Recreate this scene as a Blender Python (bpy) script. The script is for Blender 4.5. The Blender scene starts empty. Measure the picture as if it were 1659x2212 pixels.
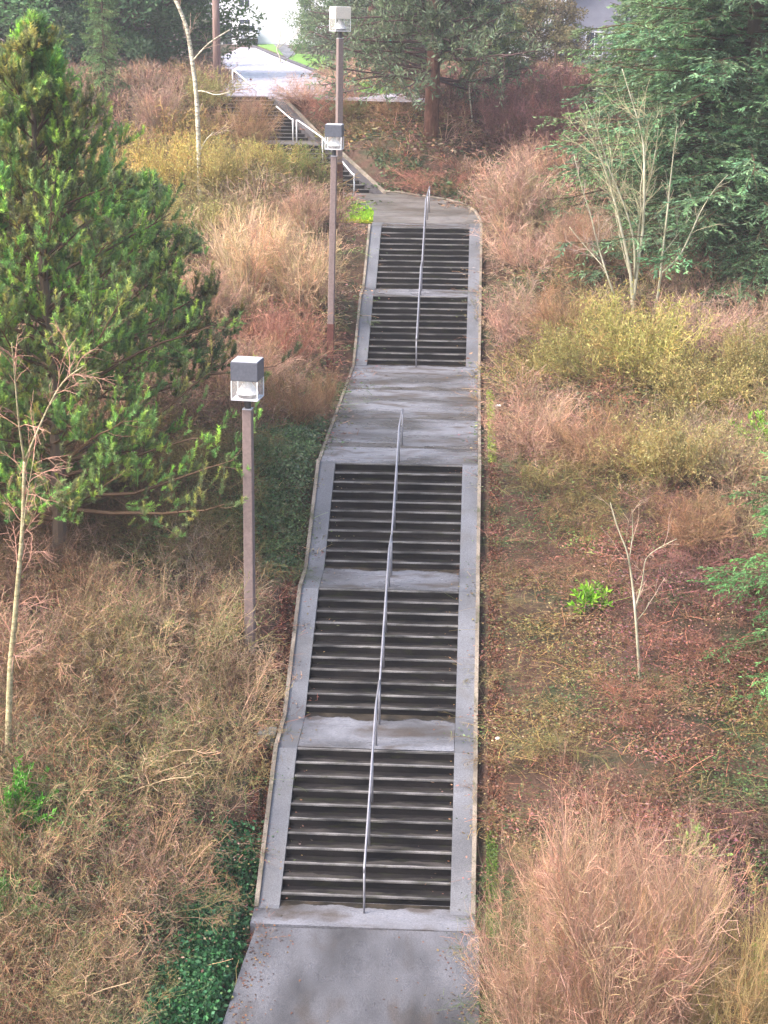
import bpy, math, numpy as np
from mathutils import Vector
RNG = np.random.RandomState(7)
sc = bpy.context.scene
COL = sc.collection
rad = math.radians

# ------------------------------------------------------------------ camera
PITCH, YAW, ROLL, FOC = 0.3014, 0.0541, 0.0085, 3400.0
CAM = np.array([0.0, 0.0, 16.404])
def Y_(y): return 26.98+(y-20.43)*1.137
sa, ca, sp, cp = math.sin(YAW), math.cos(YAW), math.sin(PITCH), math.cos(PITCH)
FWD = np.array([-sa*cp, ca*cp, -sp]); RGT = np.array([ca, sa, 0.0]); UPV = np.array([-sa*sp, ca*sp, cp])
RGT, UPV = RGT*math.cos(ROLL)+UPV*math.sin(ROLL), UPV*math.cos(ROLL)-RGT*math.sin(ROLL)
def ray(px, py): return FWD + RGT*((px-829.5)/FOC) + UPV*((1106-py)/FOC)
def at_z(px, py, z):
    d = ray(px, py); return CAM + d*((z-CAM[2])/d[2])
def at_y(px, py, y):
    d = ray(px, py); return CAM + d*(y/d[1])
def depth(P): return float(np.dot(np.asarray(P)-CAM, FWD))
cd = bpy.data.cameras.new('camera'); cam = bpy.data.objects.new('camera', cd); COL.objects.link(cam)
from mathutils import Matrix
cam.matrix_world = Matrix([[RGT[i], UPV[i], -FWD[i], CAM[i]] for i in range(3)]+[[0, 0, 0, 1]])
cd.sensor_fit = 'VERTICAL'; cd.sensor_height = 24; cd.lens = 24*FOC/2212; cd.clip_end = 3000; cd.clip_start = 0.1
sc.camera = cam

# ------------------------------------------------------------------ stair dimensions
R_, T_ = 0.165, 0.3019
XC, SW = -1.7606, 3.3107
FL = []           # (y_start, z_start)
s, h = 26.98, 0.0
for l in (1.8061, 1.5659, 12.4778, 1.6097, 0):
    FL.append((s, h)); s += 10*T_; h += 11*R_; s += l
YTOP, ZTOP = s, h                                  # 49.04, 9.075
prof_y = [-60, 0, 22, 26.98]; prof_z = [-5, -1.2, -0.15, 0]
for (fy, fz) in FL:
    prof_y += [fy, fy+10*T_]; prof_z += [fz, fz+11*R_]
UA0 = at_z(808, 417, ZTOP); UZ1 = ZTOP+11*R_
UA1 = at_z(692, 313, UZ1)
UB0 = at_z(678, 304, UZ1); UZ2 = UZ1+12*R_
UB1 = at_z(585, 209, UZ2)
UA1[1] = min(UA1[1], UB0[1]-0.7)
prof_y += [UA0[1], UA1[1], UB0[1], UB1[1], UB1[1]+3, 400, 900]
prof_z += [ZTOP, UZ1, UZ1, UZ2, UZ2+0.05, UZ2+4.0, UZ2+7]
side_y = [-60, 0, 22, Y_(31.6), Y_(42), Y_(49), Y_(60), UB1[1], UB1[1]+3, 400, 900]
side_z = [-5, -1.2, -0.15, 5.2, 6.8, 8.9, 10.2, UZ2-0.05, UZ2+0.05, UZ2+4.0, UZ2+7]
def ucx(y):       # centre of the corridor of steps / path
    return np.interp(y, [YTOP+3, UA0[1]-3, UA0[1], UA1[1], UB0[1], UB1[1], UB1[1]+6],
                     [XC, XC+0.3, UA0[0]-1.5, UA1[0]-1.5, UB0[0]-1.5, UB1[0]-1.5, UB1[0]-1.5])
def fbm(x, y, sd=0):
    r = np.zeros_like(np.asarray(x, float)+np.asarray(y, float)); q = np.random.RandomState(100+sd)
    f, a = 0.12, 1.0
    for _ in range(5):
        for k in range(2):
            t = q.rand()*6.28; r = r + a*np.sin((x*math.cos(t)+y*math.sin(t))*f*6.28+q.rand()*6.28)*0.6
        f *= 1.9; a *= 0.55
    return r
def terrain(x, y):
    x = np.asarray(x, float); y = np.asarray(y, float)
    zs = np.interp(y, prof_y, prof_z); zo = np.interp(y, side_y, side_z)
    hw = np.where((y > YTOP) & (y < UA0[1]+1), 3.6, 2.3)
    d = np.abs(x-ucx(y))-hw
    w = np.clip(d/4.0, 0, 1); w = w*w*(3-2*w)
    n = (0.22*fbm(x, y)+0.07*fbm(x*5, y*5, 3))*np.clip(d/3.0, 0, 1)*np.clip((110-y)/20, 0, 1)
    inside = np.where(d < 0.05, -0.22, -0.05)
    bank = 0.10*np.clip(x-3, 0, 30)*np.clip((68-y)/20, -0.3, 0.25)
    return zs*(1-w)+zo*w+n+inside*(1-w)+bank*0.5
def ground(px, py, lo=14, hi=300):
    d = ray(px, py)
    for y in np.arange(lo, hi, 0.1):
        P = CAM+d*(y/d[1])
        if P[2] <= float(terrain(P[0], P[1])): return P
    return CAM+d*(hi/d[1])
def G(x, y): return np.array([x, y, float(terrain(x, y))])

# ------------------------------------------------------------------ node materials
def newmat(name):
    m = bpy.data.materials.new(name); m.use_nodes = True
    return m, m.node_tree, m.node_tree.nodes['Principled BSDF']
def N(nt, t, **kw):
    n = nt.nodes.new(t)
    for k, v in kw.items():
        if k in n.inputs.keys(): n.inputs[k].default_value = v
        else: setattr(n, k, v)
    return n
def ramp(nt, fac, stops):
    r = nt.nodes.new('ShaderNodeValToRGB'); e = r.color_ramp.elements
    while len(e) > 1: e.remove(e[0])
    e[0].position = stops[0][0]; e[0].color = (*stops[0][1], 1)
    for p, c in stops[1:]:
        k = e.new(p); k.color = (*c, 1)
    nt.links.new(fac, r.inputs[0]); return r.outputs[0]
def coords(nt, scale):
    tc = nt.nodes.new('ShaderNodeNewGeometry'); mp = nt.nodes.new('ShaderNodeMapping')
    mp.inputs['Scale'].default_value = scale if hasattr(scale, '__len__') else (scale,)*3
    nt.links.new(tc.outputs['Position'], mp.inputs['Vector']); return mp.outputs[0]
def noise(nt, vec, sc_, det=6, rough=0.6, dist=0.0):
    n = N(nt, 'ShaderNodeTexNoise'); n.inputs['Scale'].default_value = sc_; n.inputs['Detail'].default_value = det
    n.inputs['Roughness'].default_value = rough; n.inputs['Distortion'].default_value = dist
    nt.links.new(vec, n.inputs['Vector']); return n.outputs[0]
def mix(nt, fac, a, b, bt='MIX'):
    n = N(nt, 'ShaderNodeMix', data_type='RGBA', blend_type=bt)
    for sock, v in ((n.inputs[0], fac), (n.inputs[6], a), (n.inputs[7], b)):
        if hasattr(v, 'links'): nt.links.new(v, sock)
        else: sock.default_value = v if not hasattr(v, '__len__') else (*v, 1)[:4]
    return n.outputs[2]
def bump(nt, b, hgt, strength, dist=0.02):
    n = N(nt, 'ShaderNodeBump'); n.inputs['Strength'].default_value = strength; n.inputs['Distance'].default_value = dist
    nt.links.new(hgt, n.inputs['Height']); nt.links.new(n.outputs[0], b.inputs['Normal'])
def mat_stained(name, c_lo, c_hi, big=0.5, stain=None, wet=(0.3, 0.6), bmp=0.25, stops=(0.35, 0.65), stretch=(1, 1, 1), st=(0.55, 0.7), spec=0.5):
    m, nt, b = newmat(name); v = coords(nt, stretch)
    n1 = noise(nt, v, big, 5, 0.5, 0.1); n2 = noise(nt, v, 45, 4, 0.7); n3 = noise(nt, v, big*2.3, 5, 0.55, 0.2)
    c = ramp(nt, n1, [(stops[0], c_lo), (stops[1], c_hi)])
    if stain: c = mix(nt, ramp(nt, n3, [(st[0], (0, 0, 0)), (st[1], (0.8, 0.8, 0.8))]), c, stain)
    sp_ = ramp(nt, n2, [(0.35, (0.66,)*3), (0.65, (1.3,)*3)])
    c = mix(nt, 1.0, c, sp_, 'MULTIPLY'); nt.links.new(c, b.inputs['Base Color'])
    ro = ramp(nt, n3, [(0.35, (wet[0],)*3), (0.65, (wet[1],)*3)]); nt.links.new(ro, b.inputs['Roughness'])
    bump(nt, b, n2, bmp, 0.01); b.inputs['Specular IOR Level'].default_value = spec; return m
M_slab = mat_stained('wet_concrete', (0.085, 0.081, 0.083), (0.21, 0.212, 0.24), 0.6, (0.07, 0.053, 0.04), (0.16, 0.5), stops=(0.4, 0.6), st=(0.52, 0.64), stretch=(0.6, 1.3, 1))
M_flank = mat_stained('smooth_grey_concrete', (0.105, 0.106, 0.116), (0.165, 0.168, 0.187), 0.8, (0.13, 0.125, 0.13), (0.3, 0.5), 0.15)
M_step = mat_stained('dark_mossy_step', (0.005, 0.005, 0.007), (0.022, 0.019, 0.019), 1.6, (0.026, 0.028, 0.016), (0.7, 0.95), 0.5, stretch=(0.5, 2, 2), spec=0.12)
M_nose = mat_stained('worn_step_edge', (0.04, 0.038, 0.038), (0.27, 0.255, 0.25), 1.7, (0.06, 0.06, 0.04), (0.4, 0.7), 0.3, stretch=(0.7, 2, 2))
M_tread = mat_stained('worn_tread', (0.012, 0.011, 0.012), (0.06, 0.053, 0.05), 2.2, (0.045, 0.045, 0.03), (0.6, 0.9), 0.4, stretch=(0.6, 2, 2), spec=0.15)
M_kerb = mat_stained('weathered_edge_kerb', (0.14, 0.115, 0.09), (0.30, 0.25, 0.20), 2.0, (0.08, 0.09, 0.045), (0.5, 0.8), 0.5)
M_asph = mat_stained('wet_asphalt', (0.042, 0.04, 0.041), (0.15, 0.15, 0.168), 0.42, (0.06, 0.048, 0.042), (0.2, 0.6), 0.8, stretch=(1.5, 0.6, 1), stops=(0.36, 0.62))
M_land = mat_stained('brown_stained_landing', (0.10, 0.088, 0.076), (0.20, 0.185, 0.18), 0.5, (0.10, 0.08, 0.065), (0.3, 0.55), 0.3)
M_road = mat_stained('pale_wet_road', (0.34, 0.31, 0.37), (0.52, 0.48, 0.56), 0.6, (0.44, 0.38, 0.42), (0.22, 0.4), 0.5, stretch=(0.5, 0.5, 1))
M_dark = mat_stained('dark_kerb', (0.05, 0.045, 0.05), (0.09, 0.08, 0.085), 1.5, None, (0.5, 0.7), 0.4)
M_lawn = mat_stained('short_grass', (0.10, 0.22, 0.03), (0.20, 0.40, 0.06), 2.0, (0.13, 0.20, 0.05), (0.8, 0.9), 0.6)
M_box = mat_stained('grey_green_concrete', (0.12, 0.125, 0.11), (0.2, 0.2, 0.18), 3.0, None, (0.6, 0.8), 0.4)

def mat_ground():
    m, nt, b = newmat('leaf_litter_soil'); v = coords(nt, 1)
    n1 = noise(nt, v, 0.35, 8, 0.65, 0.5); n2 = noise(nt, v, 7, 8, 0.8, 0.8); n3 = noise(nt, v, 1.1, 5, 0.6)
    c = ramp(nt, n1, [(0.3, (0.065, 0.045, 0.03)), (0.5, (0.12, 0.062, 0.042)), (0.7, (0.09, 0.075, 0.04))])
    c = mix(nt, ramp(nt, n3, [(0.5, (0, 0, 0)), (0.66, (0.8,)*3)]), c, (0.045, 0.07, 0.028))
    c = mix(nt, 1.0, c, ramp(nt, n2, [(0.3, (0.45,)*3), (0.7, (1.55,)*3)]), 'MULTIPLY')
    nt.links.new(c, b.inputs['Base Color']); b.inputs['Roughness'].default_value = 0.9
    bump(nt, b, n2, 0.9, 0.12); return m
M_ground = mat_ground()

def mat_plant(name, trans=0.0, rough=0.75, spec=0.25):
    m, nt, b = newmat(name)
    at = N(nt, 'ShaderNodeAttribute', attribute_name='Col'); oi = nt.nodes.new('ShaderNodeObjectInfo')
    c = mix(nt, 1.0, at.outputs['Color'], oi.outputs['Color'], 'MULTIPLY')
    nt.links.new(c, b.inputs['Base Color']); b.inputs['Roughness'].default_value = rough
    b.inputs['Specular IOR Level'].default_value = spec
    if trans:
        tr = nt.nodes.new('ShaderNodeBsdfTranslucent'); nt.links.new(c, tr.inputs[0])
        mx = nt.nodes.new('ShaderNodeMixShader'); mx.inputs[0].default_value = trans
        nt.links.new(b.outputs[0], mx.inputs[1]); nt.links.new(tr.outputs[0], mx.inputs[2])
        nt.links.new(mx.outputs[0], nt.nodes['Material Output'].inputs[0])
    return m
M_twig = mat_plant('twigs', 0, 0.7, 0.3)
M_leaf = mat_plant('leaves', 0.3, 0.55, 0.35)

def mat_bark(name, c1, c2, c3, sc_=6, st=(1, 1, 0.3)):
    m, nt, b = newmat(name)
    v = coords(nt, st); n1 = noise(nt, v, sc_, 6, 0.7, 0.5); n2 = noise(nt, v, sc_*0.35, 4, 0.6)
    c = ramp(nt, n1, [(0.35, c1), (0.5, c2), (0.7, c3)])
    c = mix(nt, 1.0, c, ramp(nt, n2, [(0.35, (0.7,)*3), (0.65, (1.2,)*3)]), 'MULTIPLY')
    nt.links.new(c, b.inputs['Base Color']); b.inputs['Roughness'].default_value = 0.8; bump(nt, b, n1, 0.5, 0.03); return m
M_bark = mat_bark('brown_bark', (0.04, 0.03, 0.022), (0.09, 0.065, 0.05), (0.16, 0.12, 0.09))
M_redbark = mat_bark('red_brown_bark', (0.10, 0.045, 0.035), (0.20, 0.095, 0.07), (0.30, 0.16, 0.12), 5)
M_birch = mat_bark('white_birch_bark', (0.10, 0.09, 0.06), (0.62, 0.56, 0.42), (0.85, 0.80, 0.68), 5, (1, 1, 3))
M_lichen = mat_bark('pale_lichen_bark', (0.26, 0.25, 0.15), (0.48, 0.45, 0.31), (0.66, 0.62, 0.50), 7)
M_yelbirch = mat_bark('yellowish_birch_bark', (0.22, 0.2, 0.10), (0.42, 0.37, 0.20), (0.58, 0.5, 0.36), 8, (1, 1, 2))

def mat_plain(name, c, rough=0.5, metal=0.0, var=0.12, sc_=8):
    m, nt, b = newmat(name); v = coords(nt, 1); n1 = noise(nt, v, sc_, 5, 0.65)
    k = ramp(nt, n1, [(0.3, tuple(x*(1-var) for x in c)), (0.7, tuple(min(1, x*(1+var)) for x in c))])
    nt.links.new(k, b.inputs['Base Color']); b.inputs['Roughness'].default_value = rough; b.inputs['Metallic'].default_value = metal
    return m
M_galv = mat_plain('galvanised_rail', (0.31, 0.31, 0.35), 0.45, 0.4, 0.2)
M_white = mat_plain('white_rail_paint', (0.80, 0.80, 0.82), 0.4)
M_darkrail = mat_plain('dark_rail_paint', (0.10, 0.08, 0.08), 0.5, 0.1, 0.4)
M_pole = mat_plain('mauve_brown_pole', (0.235, 0.175, 0.165), 0.55, 0.05, 0.2, 14)
M_rust = mat_plain('rusty_pole_foot', (0.13, 0.045, 0.035), 0.7, 0.1, 0.35, 14)
M_cap = mat_plain('slate_lamp_cap', (0.105, 0.112, 0.14), 0.5, 0.0, 0.2, 20)
M_capsunlit = mat_plain('sunlit_cream_cap', (0.72, 0.66, 0.58), 0.5, 0.0, 0.12, 20)  # bright light from the left on the farthest cap, put into its colour
M_captop = mat_plain('pale_cap_top', (0.62, 0.62, 0.68), 0.35)
M_neck = mat_plain('dark_neck', (0.07, 0.07, 0.078), 0.5)
M_refl = mat_plain('white_reflector', (0.85, 0.85, 0.86), 0.4, 0, 0.03)
M_band = mat_plain('dark_band', (0.08, 0.07, 0.075), 0.5)
M_wood = mat_bark('creosoted_pole_wood', (0.14, 0.085, 0.075), (0.25, 0.16, 0.14), (0.36, 0.25, 0.22), 4, (3, 3, 0.2))
M_teal = mat_plain('teal_sign_face', (0.03, 0.42, 0.33), 0.4)
M_signw = mat_plain('white_sign_marks', (0.75, 0.8, 0.8), 0.4)
M_post = mat_plain('grey_sign_post', (0.25, 0.24, 0.24), 0.5, 0.3)
M_van = mat_plain('white_van_paint', (0.82, 0.82, 0.83), 0.25, 0, 0.03)
M_rub = mat_plain('black_rubber', (0.02, 0.02, 0.022), 0.7)
M_glassd = mat_plain('dark_window_glass', (0.05, 0.06, 0.08), 0.1)
M_siding = mat_plain('white_siding', (0.86, 0.87, 0.90), 0.6, 0, 0.04, 2)
M_siding2 = mat_plain('grey_siding', (0.30, 0.30, 0.36), 0.6, 0, 0.08, 2)
M_roof = mat_plain('slate_roof', (0.19, 0.18, 0.23), 0.7, 0, 0.2, 3)
M_red = mat_plain('red_cloth_tag', (0.65, 0.05, 0.04), 0.7)
def mat_glass():
    m, nt, b = newmat('clouded_lens')
    b.inputs['Base Color'].default_value = (0.8, 0.79, 0.77, 1); b.inputs['Roughness'].default_value = 0.15
    tr = nt.nodes.new('ShaderNodeBsdfTransparent'); mx = nt.nodes.new('ShaderNodeMixShader')
    n1 = noise(nt, coords(nt, 1), 9, 5, 0.7)
    f = ramp(nt, n1, [(0.4, (0.08,)*3), (0.75, (0.32,)*3)])
    nt.links.new(f, mx.inputs[0]); nt.links.new(tr.outputs[0], mx.inputs[1]); nt.links.new(b.outputs[0], mx.inputs[2])
    nt.links.new(mx.outputs[0], nt.nodes['Material Output'].inputs[0]); return m
M_lens = mat_glass()

# ------------------------------------------------------------------ mesh helpers
class MB:
    def __init__(s): s.v = []; s.q = []; s.t = []; s.c = []; s.n = 0
    def add(s, V, quads=None, tris=None, col=None):
        V = np.asarray(V, float).reshape(-1, 3)
        if quads is not None and len(quads): s.q.append(np.asarray(quads, int).reshape(-1, 4)+s.n)
        if tris is not None and len(tris): s.t.append(np.asarray(tris, int).reshape(-1, 3)+s.n)
        s.v.append(V)
        if col is None: col = np.ones((len(V), 3))
        col = np.asarray(col, float)
        if col.ndim == 1: col = np.tile(col, (len(V), 1))
        s.c.append(col); s.n += len(V)
    def arrays(s):
        V = np.concatenate(s.v); C = np.concatenate(s.c)
        q = np.concatenate(s.q) if s.q else np.zeros((0, 4), int); t = np.concatenate(s.t) if s.t else np.zeros((0, 3), int)
        return V, q, t, C
    def box(s, a, b):
        x0, y0, z0 = a; x1, y1, z1 = b
        V = [(x0, y0, z0), (x1, y0, z0), (x1, y1, z0), (x0, y1, z0), (x0, y0, z1), (x1, y0, z1), (x1, y1, z1), (x0, y1, z1)]
        s.add(V, [(3, 2, 1, 0), (4, 5, 6, 7), (0, 1, 5, 4), (1, 2, 6, 5), (2, 3, 7, 6), (3, 0, 4, 7)])
    def segs(s, P0, P1, r0, r1, k=3, col=None):
        P0 = np.asarray(P0, float); P1 = np.asarray(P1, float); n = len(P0)
        if n == 0: return
        d = P1-P0; d /= np.linalg.norm(d, axis=1, keepdims=True)+1e-9
        a = np.where(np.abs(d[:, 2:3]) < 0.8, np.array([[0, 0, 1.]]), np.array([[1., 0, 0]]))
        u = np.cross(d, a); u /= np.linalg.norm(u, axis=1, keepdims=True)+1e-9; w = np.cross(d, u)
        ang = np.arange(k)*2*math.pi/k
        ring = u[:, None]*np.cos(ang)[None, :, None]+w[:, None]*np.sin(ang)[None, :, None]
        V = np.concatenate([P0[:, None]+ring*np.reshape(r0, (-1, 1, 1)), P1[:, None]+ring*np.reshape(r1, (-1, 1, 1))], 1)
        b = (np.arange(n)*2*k)[:, None, None]; i = np.arange(k)
        f = np.stack([i, (i+1) % k, k+(i+1) % k, k+i], 1)[None]+b
        C = None if col is None else np.repeat(np.broadcast_to(col, (n, 3)), 2*k, axis=0)
        s.add(V.reshape(-1, 3), f.reshape(-1, 4), None, C)
    def tube(s, pts, r, k=8, caps=True, col=None):
        pts = np.asarray(pts, float); n = len(pts); r = np.broadcast_to(np.asarray(r, float), (n,))
        t = np.gradient(pts, axis=0); t /= np.linalg.norm(t, axis=1, keepdims=True)+1e-9
        a = np.array([0, 0, 1.]) if abs(t[:, 2]).mean() < 0.8 else np.array([1., 0, 0])
        u = np.cross(t, a); u /= np.linalg.norm(u, axis=1, keepdims=True)+1e-9; w = np.cross(t, u)
        ang = np.arange(k)*2*math.pi/k
        V = pts[:, None]+(u[:, None]*np.cos(ang)[None, :, None]+w[:, None]*np.sin(ang)[None, :, None])*r[:, None, None]
        f = []
        for j in range(n-1):
            for i in range(k): f.append((j*k+i, j*k+(i+1) % k, (j+1)*k+(i+1) % k, (j+1)*k+i))
        V = V.reshape(-1, 3); tr = []
        if caps:
            V = np.vstack([V, pts[0], pts[-1]]); a0, a1 = n*k, n*k+1
            for i in range(k): tr += [(a0, (i+1) % k, i), (a1, (n-1)*k+i, (n-1)*k+(i+1) % k)]
        s.add(V, f, tr, col)
    def leaves(s, P, D, L, W, rng, col=None, fold=True):
        """diamond shaped leaf faces at P along D"""
        n = len(P)
        if n == 0: return
        D = D/(np.linalg.norm(D, axis=1, keepdims=True)+1e-9)
        a = rng.randn(n, 3); u = np.cross(D, a); u /= np.linalg.norm(u, axis=1, keepdims=True)+1e-9
        L = np.reshape(np.broadcast_to(L, (n,)), (-1, 1)); W = np.reshape(np.broadcast_to(W, (n,)), (-1, 1))
        V = np.stack([P, P+D*L*0.45+u*W*0.5, P+D*L, P+D*L*0.45-u*W*0.5], 1)
        q = np.arange(n*4).reshape(-1, 4)
        s.add(V.reshape(-1, 3), q, None, None if col is None else np.repeat(np.broadcast_to(col, (n, 3)), 4, axis=0))
    def needles(s, P, D, L, W, rng, col=None):
        n = len(P)
        a = rng.randn(n, 3); u = np.cross(D, a); u /= np.linalg.norm(u, axis=1, keepdims=True)+1e-9
        D = D/(np.linalg.norm(D, axis=1, keepdims=True)+1e-9)
        L = np.reshape(np.broadcast_to(L, (n,)), (-1, 1)); W = np.reshape(np.broadcast_to(W, (n,)), (-1, 1))
        V = np.stack([P+u*W*0.5, P-u*W*0.5, P+D*L], 1)
        s.add(V.reshape(-1, 3), None, np.arange(n*3).reshape(-1, 3), None if col is None else np.repeat(np.broadcast_to(col, (n, 3)), 3, axis=0))
def mkmesh(name, mb, mat, smooth=False):
    V, q, t, C = mb.arrays() if isinstance(mb, MB) else mb
    me = bpy.data.meshes.new(name)
    me.vertices.add(len(V)); me.vertices.foreach_set('co', V.astype(np.float32).ravel())
    nl = len(q)*4+len(t)*3; me.loops.add(nl)
    me.loops.foreach_set('vertex_index', np.concatenate([q.ravel(), t.ravel()]).astype(np.int32))
    me.polygons.add(len(q)+len(t))
    st = np.concatenate([np.arange(len(q))*4, len(q)*4+np.arange(len(t))*3]).astype(np.int32)
    me.polygons.foreach_set('loop_start', st)
    me.update(calc_edges=True)
    ca_ = me.color_attributes.new('Col', 'FLOAT_COLOR', 'POINT')
    ca_.data.foreach_set('color', np.hstack([C, np.ones((len(C), 1))]).astype(np.float32).ravel())
    me.polygons.foreach_set('use_smooth', np.full(len(me.polygons), bool(smooth)))
    for mm in (mat if isinstance(mat, (list, tuple)) else [mat]): me.materials.append(mm)
    return me
def link(name, me, parent=None, loc=(0, 0, 0), rz=0, scale=1, color=None):
    o = bpy.data.objects.new(name, me); COL.objects.link(o)
    o.location = loc; o.rotation_euler = (0, 0, rz); o.scale = (scale,)*3 if not hasattr(scale, '__len__') else scale
    if parent is not None: o.parent = parent
    if color is not None: o.color = (*color, 1)
    return o
def obj(name, mb, mat, parent=None, smooth=False, **kw): return link(name, mkmesh(name, mb, mat, smooth), parent, **kw)
def empty(name, loc, label, cat, group=None, rz=0, rot=None):
    o = bpy.data.objects.new(name, None); COL.objects.link(o); o.location = loc
    o.rotation_euler = rot if rot else (0, 0, rz); o.empty_display_size = 0.3
    return tag(o, label, cat, group)
def tag(o, label, cat=None, group=None, kind=None):
    o['label'] = label
    if cat: o['category'] = cat
    if group: o['group'] = group
    if kind: o['kind'] = kind
    return o
def bevel(o, w=0.01):
    m = o.modifiers.new('bevel', 'BEVEL'); m.width = w; m.segments = 2; m.limit_method = 'ANGLE'; return o

# ------------------------------------------------------------------ ground sheet
def ground_sheet():
    ys = np.concatenate([np.arange(-60, 10, 2.0), np.arange(10, 90, 0.4), np.arange(90, 200, 2.5), np.arange(200, 440, 20)])
    xr = np.concatenate([-np.geomspace(18, 300, 20)[::-1], np.arange(-17.6, 18, 0.35), np.geomspace(18, 300, 20)])
    X, Y = np.meshgrid(xr, ys); Z = terrain(X, Y)
    V = np.stack([X, Y, Z], -1).reshape(-1, 3); ny, nx = X.shape
    i = (np.arange(ny-1)[:, None]*nx+np.arange(nx-1)[None]).ravel()
    q = np.stack([i, i+1, i+nx+1, i+nx], 1)
    return (V, q, np.zeros((0, 3), int), np.ones((len(V), 3)))
g = link('ground', mkmesh('ground', ground_sheet(), M_ground, True)); tag(g, 'brown leaf strewn hillside soil under the brush', kind='structure')

def sheet(name, poly, mat, thick=0.12, kind='structure', label=None, parent=None):
    """poly: list of 3D points (outline, counter-clockwise from above), a slab with sides"""
    import bmesh
    bm = bmesh.new(); vs = [bm.verts.new(p) for p in poly]; f = bm.faces.new(vs)
    if f.normal.z < 0 or (f.normal_update() or f.normal.z < 0): bmesh.ops.reverse_faces(bm, faces=[f])
    bmesh.ops.triangulate(bm, faces=[f])
    lo = [bm.verts.new((p[0], p[1], p[2]-thick)) for p in poly]
    n = len(poly)
    for i in range(n): bm.faces.new((vs[i], lo[i], lo[(i+1) % n], vs[(i+1) % n]))
    bmesh.ops.recalc_face_normals(bm, faces=bm.faces[:])
    me = bpy.data.meshes.new(name); bm.to_mesh(me); bm.free(); me.materials.append(mat)
    o = link(name, me, parent)
    if label: tag(o, label, kind=kind)
    return o

# bottom asphalt path
APR = float(at_z(786, 2004, 0.0)[1])
pl = []
for (px, py) in ((553, 2001), (525, 2075), (478, 2212)): pl.append(at_z(px, py, 0.0))
pr = []
for (px, py) in ((1034, 2009), (1036, 2100), (1036, 2212)): pr.append(at_z(px, py, 0.0))
poly = [np.array([pl[-1][0]-1.2, 10, -0.75]), np.array([pr[-1][0]+0.3, 10, -0.75])]+pr[::-1]+pl
for p in poly:
    if p[1] > APR-0.02: p[1] = APR-0.004
    p[2] = float(np.interp(p[1], [10, 22, APR], [-0.62, -0.09, -0.008]))
sheet('path', poly, M_asph, 0.3, label='wet dark asphalt path at the foot of the steps')

# ------------------------------------------------------------------ main staircase
st = empty('concrete_staircase', (XC, APR, 0), 'long straight dark concrete stairway of five flights climbing the slope with pale side ramps', 'staircase')
def wpar(o, parent): # keep world coordinates when parenting
    o.parent = parent; o.matrix_parent_inverse = parent.matrix_basis.inverted() if False else o.matrix_parent_inverse
    o.location = Vector(o.location)-Vector(parent.location); return o
xl, xr_ = XC-SW/2, XC+SW/2
FW, KW = 0.40, 0.085
def flight_profile(y, z, n, t):
    P = [(y, z)]
    for k in range(n):
        P.append((y+k*t, z+(k+1)*R_))
        if k < n-1: P.append((y+(k+1)*t, z+(k+1)*R_))
    return P
def mk_flight(y, z, n, t, x0, x1, parent, dx=0.0, dep=0.045):
    """n risers; dx = sideways shift per step"""
    mb = MB(); nb = MB(); tb_ = MB()
    for k in range(n):
        o = dx*k; zt = z+(k+1)*R_; yf = y+k*t
        jit = RNG.uniform(-0.006, 0.006)
        yb = yf+t+0.02 if k < n-1 else yf+0.10
        mb.box((x0+o, yf+0.012, z+k*R_-0.25), (x1+o, yb, zt-0.012))
        # worn edge: irregular depth strip with segments
        m = 14; xs = np.linspace(x0+o, x1+o, m+1); dd = dep*(0.75+0.5*RNG.rand(m+1)); jj = RNG.uniform(-0.004, 0.004, m+1)+jit
        V = []
        for i in range(m+1):
            V += [(xs[i], yf+jj[i], zt-0.035), (xs[i], yf+jj[i], zt), (xs[i], yf+dd[i], zt), (xs[i], yf+dd[i]+0.01, zt-0.035)]
        q = []
        for i in range(m):
            a = i*4; b = a+4
            q += [(a, b, b+1, a+1), (a+1, b+1, b+2, a+2), (a+2, b+2, b+3, a+3)]
        q += [(0, 1, 2, 3), (m*4+3, m*4+2, m*4+1, m*4)]
        nb.add(V, q)
        if k < n-1:
            xs2 = np.linspace(x0+o+0.01, x1+o-0.01, 25); d2 = dep+(t-dep)*(0.35+0.35*np.sin(xs2*2.1+k*1.7)*0.5+0.25*RNG.rand(25))
            V = []
            for i in range(25): V += [(xs2[i], yf+dep*0.7, zt-0.004), (xs2[i], yf+np.clip(d2[i], dep+0.02, t-0.02), zt-0.0045)]
            tb_.add(V, [(2*i, 2*i+2, 2*i+3, 2*i+1) for i in range(24)])
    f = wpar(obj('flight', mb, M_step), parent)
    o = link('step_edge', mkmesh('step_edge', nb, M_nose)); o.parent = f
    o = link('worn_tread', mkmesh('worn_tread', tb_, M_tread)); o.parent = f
    return f
def strip(mb, prof, x0, x1, depth_=0.3, shear=None):
    """extruded band whose top follows prof [(y,z)...]"""
    sh = shear or (lambda y: 0.0)
    V = []
    for (y, z) in prof:
        d = sh(y); V += [(x0+d, y, z), (x1+d, y, z), (x0+d, y, z-depth_), (x1+d, y, z-depth_)]
    q = []
    for i in range(len(prof)-1):
        a = i*4; b = a+4
        q += [(a, a+1, b+1, b), (a+1, a+3, b+3, b+1), (a+2, a, b, b+2), (a+3, a+2, b+2, b+3)]
    q += [(0, 2, 3, 1), (len(prof)*4-4, len(prof)*4-3, len(prof)*4-1, len(prof)*4-2)]
    mb.add(V, q)
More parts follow.
